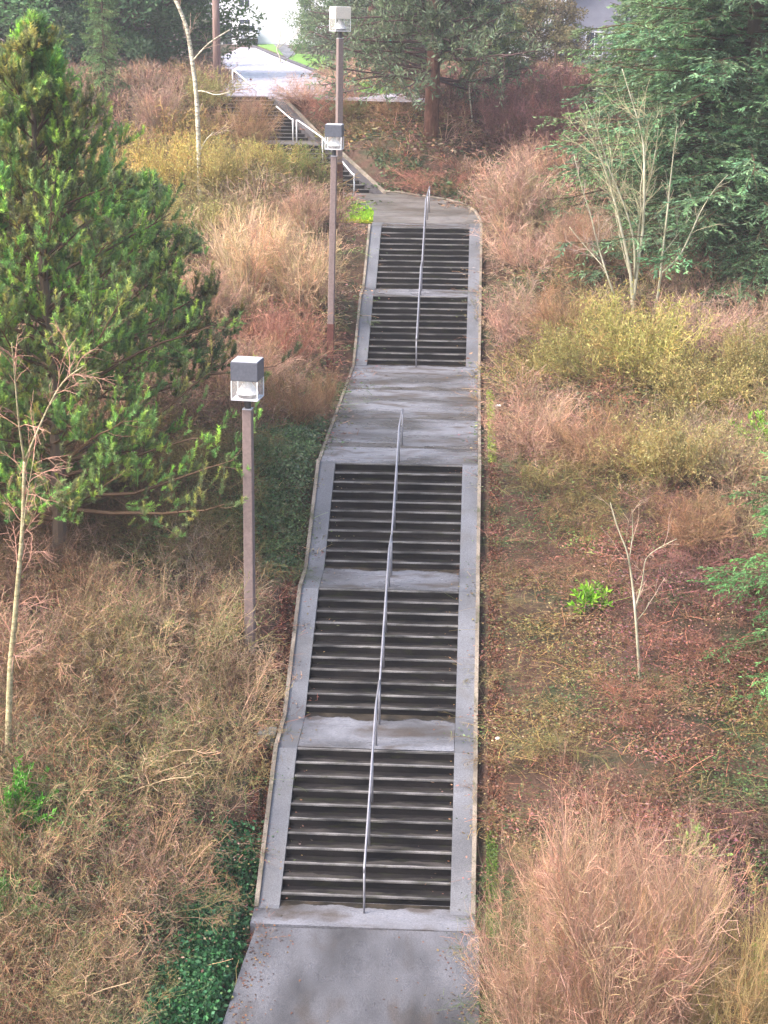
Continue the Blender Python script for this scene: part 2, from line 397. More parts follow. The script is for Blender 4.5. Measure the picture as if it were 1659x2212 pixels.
for i, (fy, fz) in enumerate(FL):
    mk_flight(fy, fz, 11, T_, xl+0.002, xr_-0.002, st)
    zt = fz+11*R_; y0 = fy+10*T_+0.10; y1 = (FL[i+1][0] if i < 4 else YTOP+1.35)+0.012
    # landing slabs (with joints at the long one)
    if i == 2:
        js = [y0]+[float(at_z(880, py, zt)[1]) for py in (968, 905, 843)]+[y1]
    elif i == 4: js = [y0, y1]
    else: js = [y0, y1]
    js = sorted(js)
    for a, b in zip(js[:-1], js[1:]):
        mb = MB(); mb.box((xl-(FW if i in (2,) else 0)+0.003, a+0.014, zt-0.3), (xr_+(FW if i in (2,) else 0)-0.003, b-0.014, zt-0.001-(0.003 if i == 2 else 0)))
        bevel(wpar(obj('landing', mb, M_slab), st), 0.012)
    for a in js[1:-1]:
        jo = MB(); jo.box((xl-FW+0.01, a-0.014, zt-0.2), (xr_+FW-0.01, a+0.014, zt-0.014)); wpar(obj('joint', jo, M_dark), st)
# bottom apron slab
mb = MB(); mb.box((xl-FW-KW, APR, -0.3), (xr_+FW+KW, FL[0][0]+0.011, 0.004)); wpar(obj('apron', mb, M_slab), st)
M_damp2 = mat_stained('wet_brown_stain', (0.055, 0.048, 0.043), (0.12, 0.11, 0.105), 1.1, (0.07, 0.053, 0.038), (0.2, 0.5), 0.4)
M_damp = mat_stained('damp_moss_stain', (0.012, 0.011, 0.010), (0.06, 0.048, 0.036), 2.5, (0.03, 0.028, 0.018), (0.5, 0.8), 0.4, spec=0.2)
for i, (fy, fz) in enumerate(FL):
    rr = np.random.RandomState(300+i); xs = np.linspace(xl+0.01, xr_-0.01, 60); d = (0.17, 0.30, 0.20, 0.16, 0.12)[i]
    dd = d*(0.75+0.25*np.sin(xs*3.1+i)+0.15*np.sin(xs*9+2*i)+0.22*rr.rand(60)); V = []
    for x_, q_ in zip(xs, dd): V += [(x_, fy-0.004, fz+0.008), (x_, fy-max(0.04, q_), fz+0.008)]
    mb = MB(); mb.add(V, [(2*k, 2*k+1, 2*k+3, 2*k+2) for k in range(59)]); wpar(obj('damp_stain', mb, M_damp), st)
for n_, py in enumerate((968, 905, 843)):
    yj = float(at_z(880, py, FL[2][1]+11*R_)[1]); rr = np.random.RandomState(400+n_); xs = np.linspace(xl-FW+0.05, xr_+FW-0.05, 70)
    dd = 0.55*(0.55+0.30*np.sin(xs*1.7+n_*2)+0.15*np.sin(xs*5.3+n_)+0.15*rr.rand(70)); V = []
    for x_, q_ in zip(xs, dd): V += [(x_, yj+0.02, FL[2][1]+11*R_+0.001), (x_, yj+0.02+max(0.05, q_), FL[2][1]+11*R_+0.001)]
    mb = MB(); mb.add(V, [(2*k, 2*k+2, 2*k+3, 2*k+1) for k in range(69)]); wpar(obj('damp_stain', mb, M_damp2), st)
# side ramps and kerbs per flight group
lift = 0.022
def ramp_profile(i0, i1, end=0.0):
    P = []
    for i in range(i0, i1+1):
        fy, fz = FL[i]
        P += [(fy-0.30, fz+0.008), (fy-0.22, fz+0.03), (fy+10*T_-0.02, fz+11*R_+lift-0.01), (fy+10*T_+0.12, fz+11*R_+0.008)]
    return P
groups = [(0, 2), (3, 4)]
for gi, (i0, i1) in enumerate(groups):
    P = ramp_profile(i0, i1); P[-1] = (P[-1][0]+(0.0 if gi == 0 else 1.2), P[-1][1])
    for sgn in (-1, 1):
        mb = MB(); a = xl-FW if sgn < 0 else xr_; strip(mb, P, a, a+FW, 0.45); wpar(obj('side_ramp', mb, M_flank), st)
full = []
for i in range(5):
    fy, fz = FL[i]; full += [(fy-0.30, fz+0.07), (fy-0.22, fz+0.10), (fy+10*T_, fz+11*R_+0.10), (fy+10*T_+0.14, fz+11*R_+0.06)]
full[0] = (FL[0][0]-0.28, 0.03); full[-1] = (full[-1][0]+0.2, full[-1][1]-0.03)
for i in (11,): full[i] = (full[i][0], full[i][1]-0.04); full[i+1] = (full[i+1][0], full[i+1][1]-0.04)
for sgn in (-1, 1):
    mb = MB(); a = xl-FW-KW if sgn < 0 else xr_+FW; strip(mb, full, a, a+KW, 0.6); wpar(obj('edge_kerb', mb, M_kerb), st)

# top landing (curved)
tl = [(803, 489), (806, 470), (808, 455), (797, 445), (772, 438), (700, 434), (640, 432), (640, 417), (815, 416), (860, 416), (910, 424), (960, 431), (1000, 441), (1026, 458), (1038, 477), (1040, 489)]
poly = [at_z(x, y, ZTOP-0.004) for x, y in tl][::-1]
Y489 = FL[4][0]+10*T_+1.4
for p in poly:
    if p[1] < Y489: p[1] = Y489-0.02
tl_o = sheet('upper_landing', poly, M_land, 0.3)
tag(tl_o, 'brown stained curved landing between the long steps and the upper steps', kind='structure')
tl_o.name = 'landing_path'
jm = MB()
for (px0, px1, py) in ((812, 1030, 460), (800, 985, 438)):
    a = at_z(px0, py, ZTOP); b = at_z(px1, py, ZTOP); mid = (a[1]+b[1])/2
    jm.box((a[0], mid-0.02, ZTOP-0.05), (b[0], mid+0.02, ZTOP+0.001))
jm2 = obj('joint', jm, M_dark); jm2.parent = tl_o
# kerb along the right curve
kp = [at_z(x, y, ZTOP+0.03) for x, y in ((1041, 492), (1039, 477), (1027, 457), (1001, 440), (961, 430), (911, 423), (860, 415), (826, 413))]
mb = MB(); mb.tube(kp, 0.06, 6); ko = obj('kerb', mb, M_kerb); tag(ko, 'thin tan kerb curving round the right of the brown landing', 'kerb')

# ------------------------------------------------------------------ upper staircase (skewed to the left)
us = empty('upper_staircase', tuple(UA0), 'upper dark stairway slanting up left to the road with a tan right kerb', 'staircase')
ta = (UA1[1]-UA0[1])/10; dxa = (UA1[0]-UA0[0])/10; tb = (UB1[1]-UB0[1])/11; dxb = (UB1[0]-UB0[0])/11
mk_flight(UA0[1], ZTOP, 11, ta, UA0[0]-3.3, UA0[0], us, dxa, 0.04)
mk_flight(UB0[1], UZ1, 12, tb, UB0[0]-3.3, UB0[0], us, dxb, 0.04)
mb = MB(); x0 = min(UA1[0], UB0[0])
mb.add([(UA1[0]-3.4, UA1[1]+0.08, UZ1), (UA1[0]+0.5, UA1[1]+0.08, UZ1), (UB0[0]+0.5, UB0[1]+0.02, UZ1), (UB0[0]-3.4, UB0[1]+0.02, UZ1),
        (UA1[0]-3.4, UA1[1]+0.08, UZ1-.3), (UA1[0]+0.5, UA1[1]+0.08, UZ1-.3), (UB0[0]+0.5, UB0[1]+0.02, UZ1-.3), (UB0[0]-3.4, UB0[1]+0.02, UZ1-.3)],
       [(0, 1, 2, 3), (0, 4, 5, 1), (1, 5, 6, 2), (2, 6, 7, 3), (3, 7, 4, 0)])
wpar(obj('landing', mb, M_land), us)
def shear(y): return float(np.interp(y, [UA0[1], UA1[1], UB0[1], UB1[1]], [UA0[0], UA1[0], UB0[0], UB1[0]]))
P = [(UA0[1]-0.3, ZTOP+0.02), (UA1[1], UZ1+0.05), (UB0[1]-0.25, UZ1+0.02), (UB1[1], UZ2+0.05)]
mb = MB(); strip(mb, P, 0.0, 0.42, 0.5, shear); wpar(obj('side_ramp', mb, M_dark), us)
P2 = [(y, z+0.10) for y, z in P]
mb = MB(); strip(mb, P2, 0.42, 0.56, 0.6, shear); wpar(obj('edge_kerb', mb, M_kerb), us)

# ------------------------------------------------------------------ handrails
def rail_thing(name, label, sections, mat, r=0.028, group=None, mats=None):
    """sections: list of (rail polyline, [post (base, top)])"""
    b = sections[0][1][0][0]
    t = empty(name, tuple(b), label, 'handrail', group)
    for k, (pts, posts) in enumerate(sections):
        mb = MB(); mb.tube(pts, r, 8); wpar(obj('rail', mb, mat, smooth=True), t)
        for (p0, p1) in posts:
            mb = MB(); mb.tube([p0, p1], r*0.9, 8); wpar(obj('post', mb, mat, smooth=True), t)
    return t
RH = 1.0
def rail_sections(idx):
    S = []
    for n, i in enumerate(idx):
        fy, fz = FL[i]; off = 0.0
        y0, z0 = fy-0.35, fz; y1, z1 = fy+10*T_, fz+11*R_
        first = (n == 0)
        bx = XC+0.0
        nx = FL[i+1][0]-0.50 if i not in (2, 4) and i+1 in idx else y1+(1.9 if i == 2 else 5.0)
        pts = [(bx, y0-0.12, z0+RH-0.12), (bx, y0, z0+RH), (bx, y0+0.15, z0+RH+0.06), (bx, y1-0.05, z1+RH), (bx, y1+0.2, z1+RH+0.03), (bx, nx, z1+RH+0.03), (bx, nx+0.05, z1+RH-0.05)]
        if first: pts[0] = (bx, y0-0.02, z0+RH-0.10)
        posts = [((bx, y0, z0), (bx, y0, z0+RH))]
        for f in (0.33, 0.66):
            k = int(10*f)+1; py = fy+(k-0.4)*T_; posts.append(((bx, py, fz+k*R_), (bx, py, fz+k*R_+RH-0.02+R_*0.4)))
        posts.append(((bx, y1+0.25, z1), (bx, y1+0.25, z1+RH+0.03)))
        if nx-y1 > 1.0: posts.append(((bx, nx, z1), (bx, nx, z1+RH+0.03)))
        if nx-y1 > 3.0: posts.append(((bx, (nx+y1)/2, z1), (bx, (nx+y1)/2, z1+RH+0.03)))
        S.append((pts, posts))
    return S
rail_thing('handrail', 'grey pipe handrail down the middle of the lower three flights', rail_sections([0, 1, 2]), M_galv, 0.024)
rail_thing('handrail', 'grey pipe handrail down the middle of the two flights below the brown landing', rail_sections([3, 4]), M_galv, 0.026)
# foot bracket of the lowest post
def arr(*a): return np.array(a, float)
zz = arr(0, 0, 1.05)
def upper_rail(label, bases, ext0, ext1):
    b = [np.array(p) for p in bases]
    d0 = (b[1]-b[0]); d0[2] = 0; d0 /= np.linalg.norm(d0)
    top = [b[0]+zz-d0*ext0, b[0]+zz+d0*0.25]+[p+zz+arr(0, 0, 0.05) for p in b[1:-1]]+[b[-1]+zz-d0*0.35, b[-1]+zz+d0*0.0]
    rail_thing('stair_handrail', label, [(top, [(p, p+zz) for p in b])], M_white, 0.036)
zA = ZTOP
pA = [at_z(765, 430, zA), None, at_z(641, 309, UZ1)]
pA[1] = at_y(697, 351, (pA[0][1]*0.42+pA[2][1]*0.58)); 
upper_rail('white pipe handrail beside the lower half of the slanting upper steps', pA, 0.0, 0)
pB = [at_z(633, 306, UZ1), None, at_z(503, 197, UZ2)]
pB[1] = at_y(558, 244, (pB[0][1]*0.45+pB[2][1]*0.55))
upper_rail('white pipe handrail rising from the small upper platform to the road', pB, 0.0, 0)

# ------------------------------------------------------------------ street lamps
def street_lamp(bx, by, tx, ty, wpx, label, capm, yaw, bot=None, rust=0.0):
    base = ground(bx, by) if bot is None else bot
    top = at_y(tx, ty, base[1]); L = float(np.linalg.norm(top-base)); d = (top-base)/L
    k = FOC/depth(top); W = wpx/k
    o = empty('street_lamp', tuple(base), label, 'street lamp', 'box headed street lamps beside the steps')
    o.rotation_mode = 'QUATERNION'; o.rotation_quaternion = Vector((0, 0, 1)).rotation_difference(Vector(d))
    H = W*1.42                      # head height
    z0 = L-H; pw = W*0.175
    def B(name, mat, f, bev=0.006):
        m = MB(); f(m); q = obj(name, m, mat, o); q.rotation_euler = (0, 0, yaw); bevel(q, bev); return q
    B('base_plate', M_rust, lambda m: m.box((-pw*1.5, -pw*1.5, -0.05), (pw*1.5, pw*1.5, 0.03)))
    zp = z0-H*0.30
    def pole(m):
        V = []
        for z, w in ((0.0, pw*1.08), (zp, pw)):
            V += [(-w, -w, z), (w, -w, z), (w, w, z), (-w, w, z)]
        m.add(V, [(0, 1, 5, 4), (1, 2, 6, 5), (2, 3, 7, 6), (3, 0, 4, 7), (4, 5, 6, 7)])
    B('pole', M_pole, pole, 0.02)
    if rust:
        def rs(m):
            w = pw*1.1+0.006; m.add([(-w, -w, 0.0), (w, -w, 0), (w, w, 0), (-w, w, 0), (-w, -w, rust), (w, -w, rust), (w, w, rust), (-w, w, rust)],
                              [(0, 1, 5, 4), (1, 2, 6, 5), (2, 3, 7, 6), (3, 0, 4, 7), (4, 5, 6, 7)])
        B('rusty_sleeve', M_rust, rs)
    B('collar', M_captop, lambda m: m.box((-pw*0.98, -pw*0.98, zp+0.001), (pw*0.98, pw*0.98, zp+0.025)))
    m = MB(); m.tube([(0, 0, zp+0.025), (0, 0, z0)], pw*0.72, 12); obj('neck', m, M_neck, o, smooth=False)
    w = W/2
    lens_h = H*0.50
    q = B('cap', capm, lambda m: m.box((-w, -w, z0+lens_h), (w, w, L-0.012)), 0.012)
    tp = MB(); tp.box((-w*0.93, -w*0.93, L-0.012), (w*0.93, w*0.93, L+0.004)); c = obj('cap_top', tp, M_captop); c.parent = q
    wl = w*0.985; th = 0.012
    def lens(m):
        for (a, b) in (((-wl, -wl), (wl, -wl+th)), ((-wl, wl-th), (wl, wl)), ((-wl, -wl+th), (-wl+th, wl-th)), ((wl-th, -wl+th), (wl, wl-th))):
            m.box((a[0], a[1], z0+0.02), (b[0], b[1], z0+lens_h))
    B('lens', M_lens, lens, 0.002)
    e = 0.022
    for sx in (-1, 1):
        for sy in (-1, 1):
            cx, cy = sx*(wl+0.002), sy*(wl+0.002)
            B('lens_frame', M_refl, lambda m: m.box((min(cx, cx-sx*e), min(cy, cy-sy*e), z0+0.018), (max(cx, cx-sx*e), max(cy, cy-sy*e), z0+lens_h-0.002)), 0.003)
    B('base_tray', M_captop, lambda m: m.box((-w*1.0, -w*1.0, z0-0.01), (w*1.0, w*1.0, z0+0.017)), 0.006)
    m = MB(); zc = z0+0.10; hh = lens_h-0.11
    m.tube([(0, 0, zc), (0, 0, zc+hh*0.08), (0, 0, zc+hh*0.75), (0, 0, zc+hh)], [w*0.80, w*0.80, w*0.30, w*0.16], 20); obj('reflector', m, M_refl, o, smooth=False)
    m = MB(); m.tube([(0, 0, z0+0.02), (0, 0, zc-0.002)], [w*0.62, w*0.78], 20); obj('lamp_base', m, M_band, o)
    return o
street_lamp(541, 1415, 534, 776, 60, 'nearest street lamp with slate cap and clear lens beside the second flight', M_cap, rad(-6))
street_lamp(713, 796, 723, 268, 37, 'middle street lamp with slate cap standing left of the fourth flight', M_cap, rad(-4), rust=1.5)
b1 = at_z(731, 432, ZTOP)
street_lamp(731, 432, 735, 14, 36, 'farthest street lamp with its cap coloured cream as if sunlit rising above the upper steps', M_capsunlit, rad(28), bot=b1, rust=1.6)

# small concrete box by the steps
bp = ground(578, 1612); bo = empty('utility_box', tuple(bp), 'small grey green concrete box left of the steps by the first landing', 'utility box')
m = MB(); m.box((-0.17, -0.17, -0.2), (0.17, 0.17, 0.32)); bevel(obj('box_body', m, M_box, bo), 0.015)
m = MB(); m.box((-0.19, -0.19, 0.322), (0.19, 0.19, 0.37)); bevel(obj('lid', m, M_box, bo), 0.012)

# ------------------------------------------------------------------ road at the top
def zr(y): return float(np.interp(y, [UB1[1], UB1[1]+3, 400], [UZ2, UZ2+0.06, UZ2+4.06]))
def at_road(px, py, dz=0.0):
    d = ray(px, py)
    for y in np.arange(70, 330, 0.25):
        P = CAM+d*(y/d[1])
        if P[2] <= zr(y)+dz: return P
    return CAM+d*(330/d[1])
rp = [(470, 205), (585, 208), (720, 211), (920, 216), (920, 203), (790, 200), (705, 166), (640, 140), (585, 118), (552, 103), (520, 102), (500, 112), (478, 122)]
sheet('road', [at_road(x, y, 0.03) for x, y in rp], M_road, 0.12, label='pale wet road at the top of the hill')
ck = [at_road(x, y, 0.08) for x, y in ((545, 99), (585, 115), (640, 137), (705, 163), (790, 197))]
m = MB(); m.segs(ck[:-1], ck[1:], np.full(4, 0.13), np.full(4, 0.13), 4); tag(obj('kerb', m, M_dark), 'dark kerb along the far side of the pale road', 'kerb')
for nm, pts, mt, lb in (('lawn', [(556, 97), (612, 118), (612, 72), (560, 68)], M_lawn, 'bright green verge beside the white van'),
                    ('lawn', [(622, 127), (790, 195), (860, 190), (870, 150), (700, 118), (640, 116)], M_lawn, 'green verge behind the dark kerb'),
                    ('driveway', [(575, 78), (612, 118), (622, 127), (640, 116), (615, 92), (590, 74)], M_asph, 'narrow grey driveway crossing the green verge')):
    dz = 0.06 if nm == 'lawn' else 0.08
    sheet(nm, [at_road(x, y, dz) for x, y in pts], mt, 0.1, label=lb)

# ------------------------------------------------------------------ van
def van():
    p = at_road(534, 96, 0.05); o = empty('parked_van', tuple(p), 'white van parked at the top of the pale road', 'van', rz=rad(12))
    b = MB()
    # body cross-section profile along y (front toward camera = -y)
    pr_ = [(-2.3, 0.35), (-2.3, 0.95), (-2.15, 1.12), (-1.55, 1.25), (-0.95, 1.95), (-0.7, 2.05), (2.3, 2.05), (2.4, 1.9), (2.4, 0.35)]
    V = []
    for (y, z) in pr_:
        w = 0.95 if z < 1.3 else 0.86
        V += [(-w, y, z), (w, y, z)]
    q = [(2*i, 2*i+1, 2*i+3, 2*i+2) for i in range(len(pr_)-1)]
    n = len(pr_)
    b.add(V, q+[(2*n-2, 2*n-1, 1, 0)])
    import itertools
    tl_ = []; 
    for sgn in (0, 1):
        for i in range(1, n-1): tl_.append((0+sgn, 2*i+sgn, 2*i+2+sgn))
    b.add(V, None, tl_); obj('body', b, M_van, o)
    m = MB(); m.add([(-0.78, -1.53, 1.285), (0.78, -1.53, 1.285), (0.74, -0.99, 1.92), (-0.74, -0.99, 1.92)], [(0, 1, 2, 3)])
    w_ = obj('windscreen', m, M_glassd, o); md = w_.modifiers.new('solid', 'SOLIDIFY'); md.thickness = 0.02
    for sx in (-1, 1):
        m = MB(); x = sx*0.935; m.box((x-0.012, -0.9, 1.35), (x+0.012, 0.1, 1.85)); obj('window', m, M_glassd, o)
        m = MB(); m.box((sx*0.72-0.14, -2.325, 0.75), (sx*0.72+0.14, -2.29, 0.92)); obj('headlight', m, M_captop, o)
        for y in (-1.5, 1.55):
            m = MB(); m.tube([(sx*0.78, y, 0.34), (sx*0.97, y, 0.34)], 0.34, 20); wh = obj('wheel', m, M_rub, o)
            m = MB(); m.tube([(sx*0.965, y, 0.34), (sx*0.985, y, 0.34)], 0.19, 16); r = obj('rim', m, M_captop); r.parent = wh
    m = MB(); m.box((-0.96, -2.42, 0.32), (0.96, -2.3, 0.62)); bevel(obj('bumper', m, M_rub, o), 0.03)
    m = MB(); m.box((-0.45, -2.32, 0.72), (0.45, -2.295, 0.9)); obj('grille', m, M_band, o)
van()

# ------------------------------------------------------------------ poles and signs
def upole(px, py, y_top, wpx, label, conduit=False, arm=False):
    b = at_road(px, py); t = at_y(px, y_top, b[1]); k = FOC/depth(b); r = wpx/k/2; H = t[2]-b[2]
    o = empty('utility_pole', (b[0], b[1], b[2]), label, 'utility pole')
    m = MB(); m.tube([(0, 0, -0.3), (0, 0, H*0.5), (0, 0, H)], [r, r*0.95, r*0.85], 14); obj('pole', m, M_wood, o, smooth=True)
    if conduit:
        m = MB(); m.tube([(r+0.25, -0.05, 0.9), (r+0.25, -0.05, H)], 0.07, 8); obj('conduit', m, M_signw, o, smooth=True)
        for z in (1.2, 3.5, 5.8):
            m = MB(); m.box((0, -0.07, z), (r+0.25, -0.02, z+0.06)); obj('bracket', m, M_post, o)
    if arm:
        z = H*0.78
        m = MB(); m.tube([(0, 0, z), (-0.7, -0.1, z+0.25)], 0.04, 8); a = obj('arm', m, M_post, o)
        m = MB(); m.box((-1.15, -0.22, z+0.18), (-0.65, 0.02, z+0.32)); l = bevel(obj('lamp_head', m, M_captop), 0.03); l.parent = a
upole(470, 196, -60, 17, 'tall thick wooden utility pole beside the pale road', arm=True)
upole(1201, 152, -60, 13, 'reddish wooden utility pole with a white conduit left of the firs', conduit=True)
def sign(px, py_b, py_t, wpx, label, crossed=True):
    b = at_road(px, py_b); t = at_y(px, py_t, b[1]); k = FOC/depth(b); W = wpx/k; H = t[2]-b[2]
    o = empty('street_sign', tuple(b), label, 'street sign')
    m = MB(); m.tube([(0, 0, -0.1), (0, 0, H+0.02)], 0.04, 8); obj('post', m, M_post, o)
    m = MB(); m.box((-W/2, -0.07, H-0.30), (W/2, -0.045, H-0.02)); f = bevel(obj('sign_blade', m, M_teal, o), 0.004)
    m = MB()
    for i in range(5): m.box((-W*0.36+i*W*0.15, -0.075, H-0.22), (-W*0.36+i*W*0.15+W*0.09, -0.0705, H-0.10))
    if crossed:
        m = MB(); m.box((-0.045, -W/2, H+0.03), (-0.02, W/2, H+0.33)); q = bevel(obj('sign_blade', m, M_teal, o), 0.004); q.rotation_euler = (0, 0, rad(-40))
        m = MB(); m.box((-W*0.4, -0.078, H-0.10), (-W*0.05, -0.0705, H-0.04)); x = obj('sign_marking', m, M_signw); x.parent = f
sign(839, 188, 84, 18, 'small teal crossed street signs on a post in front of the dark pine')
sign(189, 160, 112, 20, 'teal sign on a short post above the left pine', crossed=False)

# ------------------------------------------------------------------ houses
def house(px, py, y0_, w, d, h, wall, label, gable=2.2, rz=0, wins=()):
    y = Y_(y0_); b = at_y(px, py, y); b[2] = terrain(b[0], b[1]); o = empty('house', tuple(b), label, 'house', rz=rz)
    m = MB(); m.box((-w/2, 0, -0.5), (w/2, d, h)); m.add([(-w/2, 0, h), (w/2, 0, h), (0, 0, h+gable), (-w/2, d, h), (w/2, d, h), (0, d, h+gable)], None, [(0, 1, 2), (4, 3, 5)])
    obj('wall', m, wall, o)
    m = MB(); e = 0.35
    for sx in (-1, 1):
        x0 = sx*(w/2+e); z0 = h-e*gable/(w/2)
        m.add([(x0, -e, z0), (0, -e, h+gable+0.02), (0, d+e, h+gable+0.02), (x0, d+e, z0), (x0, -e, z0+.14), (0, -e, h+gable+.16), (0, d+e, h+gable+.16), (x0, d+e, z0+.14)],
              [(0, 1, 2, 3), (4, 5, 6, 7), (0, 1, 5, 4), (3, 2, 6, 7), (0, 3, 7, 4)])
    obj('roof', m, M_roof, o)
    m = MB(); m.box((w*0.2, d*0.5, h+0.4), (w*0.2+0.6, d*0.5+0.6, h+gable+0.9)); obj('chimney', m, M_redbark, o)
    for (wx, wz) in wins:
        m = MB(); m.box((wx-0.55, -0.03, wz-0.75), (wx+0.55, 0.02, wz+0.75)); f = obj('window', m, M_glassd, o)
        m = MB()
        for a, b_ in (((-0.65, -0.85), (-0.55, 0.85)), ((0.55, -0.85), (0.65, 0.85)), ((-0.55, 0.75), (0.55, 0.85)), ((-0.55, -0.85), (0.55, -0.75)), ((-0.03, -0.75), (0.03, 0.75)), ((-0.55, -0.03), (-0.03, 0.03)), ((0.03, -0.03), (0.55, 0.03))):
            m.box((wx+a[0], -0.06, wz+a[1]), (wx+b_[0], -0.028, wz+b_[1]))
        q = obj('frame', m, M_siding); q.parent = f
    m = MB(); m.box((-w*0.42, -0.03, 0), (-w*0.42+0.95, 0.02, 2.05)); obj('door', m, M_glassd, o)
    return o
house(1112, 95, 108, 7.5, 9, 5.6, M_siding, 'white sided house seen in slivers behind the centre pine', 2.4, rad(-4), ((1.6, 1.6), (-1.2, 4.2), (1.6, 4.2)))
house(600, 60, 150, 14, 9, 6.5, M_siding, 'added white house standing in for bright sky beyond the end of the pale road', 3.0, rad(3), ((-3.5, 1.8), (3.0, 1.8), (-3.5, 4.6), (3.0, 4.6)))  # added house; its white wall stands in for patches of bright sky
house(1345, 95, 98, 9.5, 9, 4.2, M_siding2, 'grey house with a white framed window behind the right firs', 2.6, rad(6), ((-2.0, 1.9), (-0.2, 1.9), (2.6, 1.9)))

# ------------------------------------------------------------------ plant growth helpers
def nrm(v): return v/(np.linalg.norm(v, axis=-1, keepdims=True)+1e-9)
def grow(P, D, L, nseg, wob, up, rng):
    pts = [P]; d = nrm(D); L = np.reshape(np.broadcast_to(L, (len(P),)), (-1, 1))
    for i in range(nseg):
        d = nrm(d+wob*rng.randn(*d.shape)+np.array([0, 0, up])); P = P+d*L/nseg; pts.append(P)
    return np.stack(pts, 1)
def spawn(pts, k, t0, t1, ang, rng, up=0.0):
    n, m, _ = pts.shape; idx = np.repeat(np.arange(n), k); t = t0+(t1-t0)*rng.rand(n*k); f = t*(m-1)
    i = np.minimum(f.astype(int), m-2); fr = (f-i)[:, None]
    A = pts[idx, i]; B = pts[idx, i+1]; P = A+(B-A)*fr; d = nrm(B-A)
    a = nrm(np.cross(d, rng.randn(n*k, 3))); th = ang*(0.6+0.8*rng.rand(n*k))[:, None]
    return P, nrm(d*np.cos(th)+a*np.sin(th)+np.array([0, 0, up])), idx, t
def put(mb, pts, r0, r1, col, k=3):
    n, m, _ = pts.shape; r0 = np.broadcast_to(r0, (n,)); r1 = np.broadcast_to(r1, (n,)); col = np.broadcast_to(col, (n, 3))
    for j in range(m-1):
        a = r0+(r1-r0)*j/(m-1); b = r0+(r1-r0)*(j+1)/(m-1)
        mb.segs(pts[:, j], pts[:, j+1], a, b, k, col)
def vary(n, rng, amt=0.25, hue=0.06):
    return (1+amt*(rng.rand(n, 1)*2-1))*(1+hue*(rng.rand(n, 3)*2-1))

PALM = np.array([(1.0, 1.0, 1.0), (1.45, 1.42, 1.35), (0.55, 0.55, 0.55), (0.72, 0.88, 0.55), (1.15, 0.88, 0.78), (0.85, 0.95, 0.95), (0.68, 0.5, 0.55)])
PALP = np.array([0.24, 0.13, 0.22, 0.22, 0.11, 0.03, 0.05])
def mixc(n, rng): return PALM[rng.choice(len(PALM), size=n, p=PALP)]*vary(n, rng, 0.18, 0.05)
# twig shrub of unit size (about 1 m tall, 1 m radius)
def shrub_mesh(seed, stems=26, spread=0.9, k1=9, k2=6, k3=0, wob=0.12, up=0.05, r=0.010, h=1.0, leafn=0, leafs=0.05, leafcol=(1, 1, 1), base=0.15, tip=1.25):
    rng = np.random.RandomState(seed); mb = MB()
    a = rng.rand(stems)*6.283; rr = base*np.sqrt(rng.rand(stems)); P = np.stack([rr*np.cos(a), rr*np.sin(a), np.full(stems, -0.05)], 1)
    a2 = a+rng.randn(stems)*0.5; tl_ = spread*np.sqrt(rng.rand(stems)); D = np.stack([np.cos(a2)*tl_, np.sin(a2)*tl_, np.ones(stems)], 1)
    bigs = rng.rand(stems) < 0.16
    L = h*(0.65+0.45*rng.rand(stems))*(1+0.15*tl_)
    L = L*np.where(bigs, 1.12, 1.0); p0 = grow(P, D, L, 6, wob*0.6, up, rng); c0 = mixc(stems, rng); c0[bigs] = np.array([1.4, 1.38, 1.25]); rs = r*np.where(bigs, 2.0, 1.0); put(mb, p0, rs, rs*0.45, 1.0*c0*vary(stems, rng))
    P, D, idx, t = spawn(p0, k1, 0.25, 1.0, 0.65, rng, 0.1); L1 = h*0.36*(0.5+rng.rand(len(P)))*(1.15-0.5*t)
    p1 = grow(P, D, L1, 4, wob*1.4, up, rng); c1 = (0.35+0.65*c0[idx])*mixc(len(P), rng)**0.6; put(mb, p1, r*0.55, r*0.3, c1)
    P, D, idx, t = spawn(p1, k2, 0.15, 1.0, 0.75, rng, 0.08); L2 = h*0.17*(0.5+rng.rand(len(P)))
    p2 = grow(P, D, L2, 2, wob*2, up, rng); put(mb, p2, r*0.38, r*0.25, c1[idx]*tip*vary(len(P), rng))
    lf = None
    if leafn:
        P, D, idx, t = spawn(p2, leafn, 0.0, 1.0, 0.9, rng)
        lf = MB(); lf.leaves(P, D, leafs*(0.6+0.8*rng.rand(len(P))), leafs*0.5, rng, np.array(leafcol)*vary(len(P), rng, 0.35, 0.12))
    return mb, lf

# prototypes for named shrubs
PR = {}
def proto(name, **kw):
    mb, lf = shrub_mesh(**kw)
    PR[name] = (mkmesh('twigs', mb, M_twig), mkmesh('leaves', lf, M_leaf) if lf else None)
proto('fan', seed=1, stems=60, spread=0.8, k1=11, k2=5, r=0.0052, up=0.03)
proto('fan2', seed=2, stems=60, spread=1.0, k1=11, k2=5, r=0.0052, up=0.01, wob=0.16)
proto('dome', seed=3, stems=50, spread=1.3, k1=12, k2=5, r=0.0052, up=0.0, wob=0.2)
proto('dome2', seed=4, stems=50, spread=1.5, k1=12, k2=5, r=0.0052, up=-0.02, wob=0.22)
proto('leafy', seed=5, stems=34, spread=1.3, k1=10, k2=5, r=0.0052, up=0.0, wob=0.2, leafn=2, leafs=0.045)
proto('leafy2', seed=6, stems=34, spread=1.1, k1=10, k2=5, r=0.0052, up=0.02, wob=0.2, leafn=3, leafs=0.042)
proto('big', seed=7, stems=100, spread=0.80, k1=12, k2=5, r=0.0030, up=0.03, wob=0.13, base=0.28)
proto('big2', seed=8, stems=85, spread=1.0, k1=12, k2=5, r=0.0032, up=0.02, wob=0.15, base=0.25)
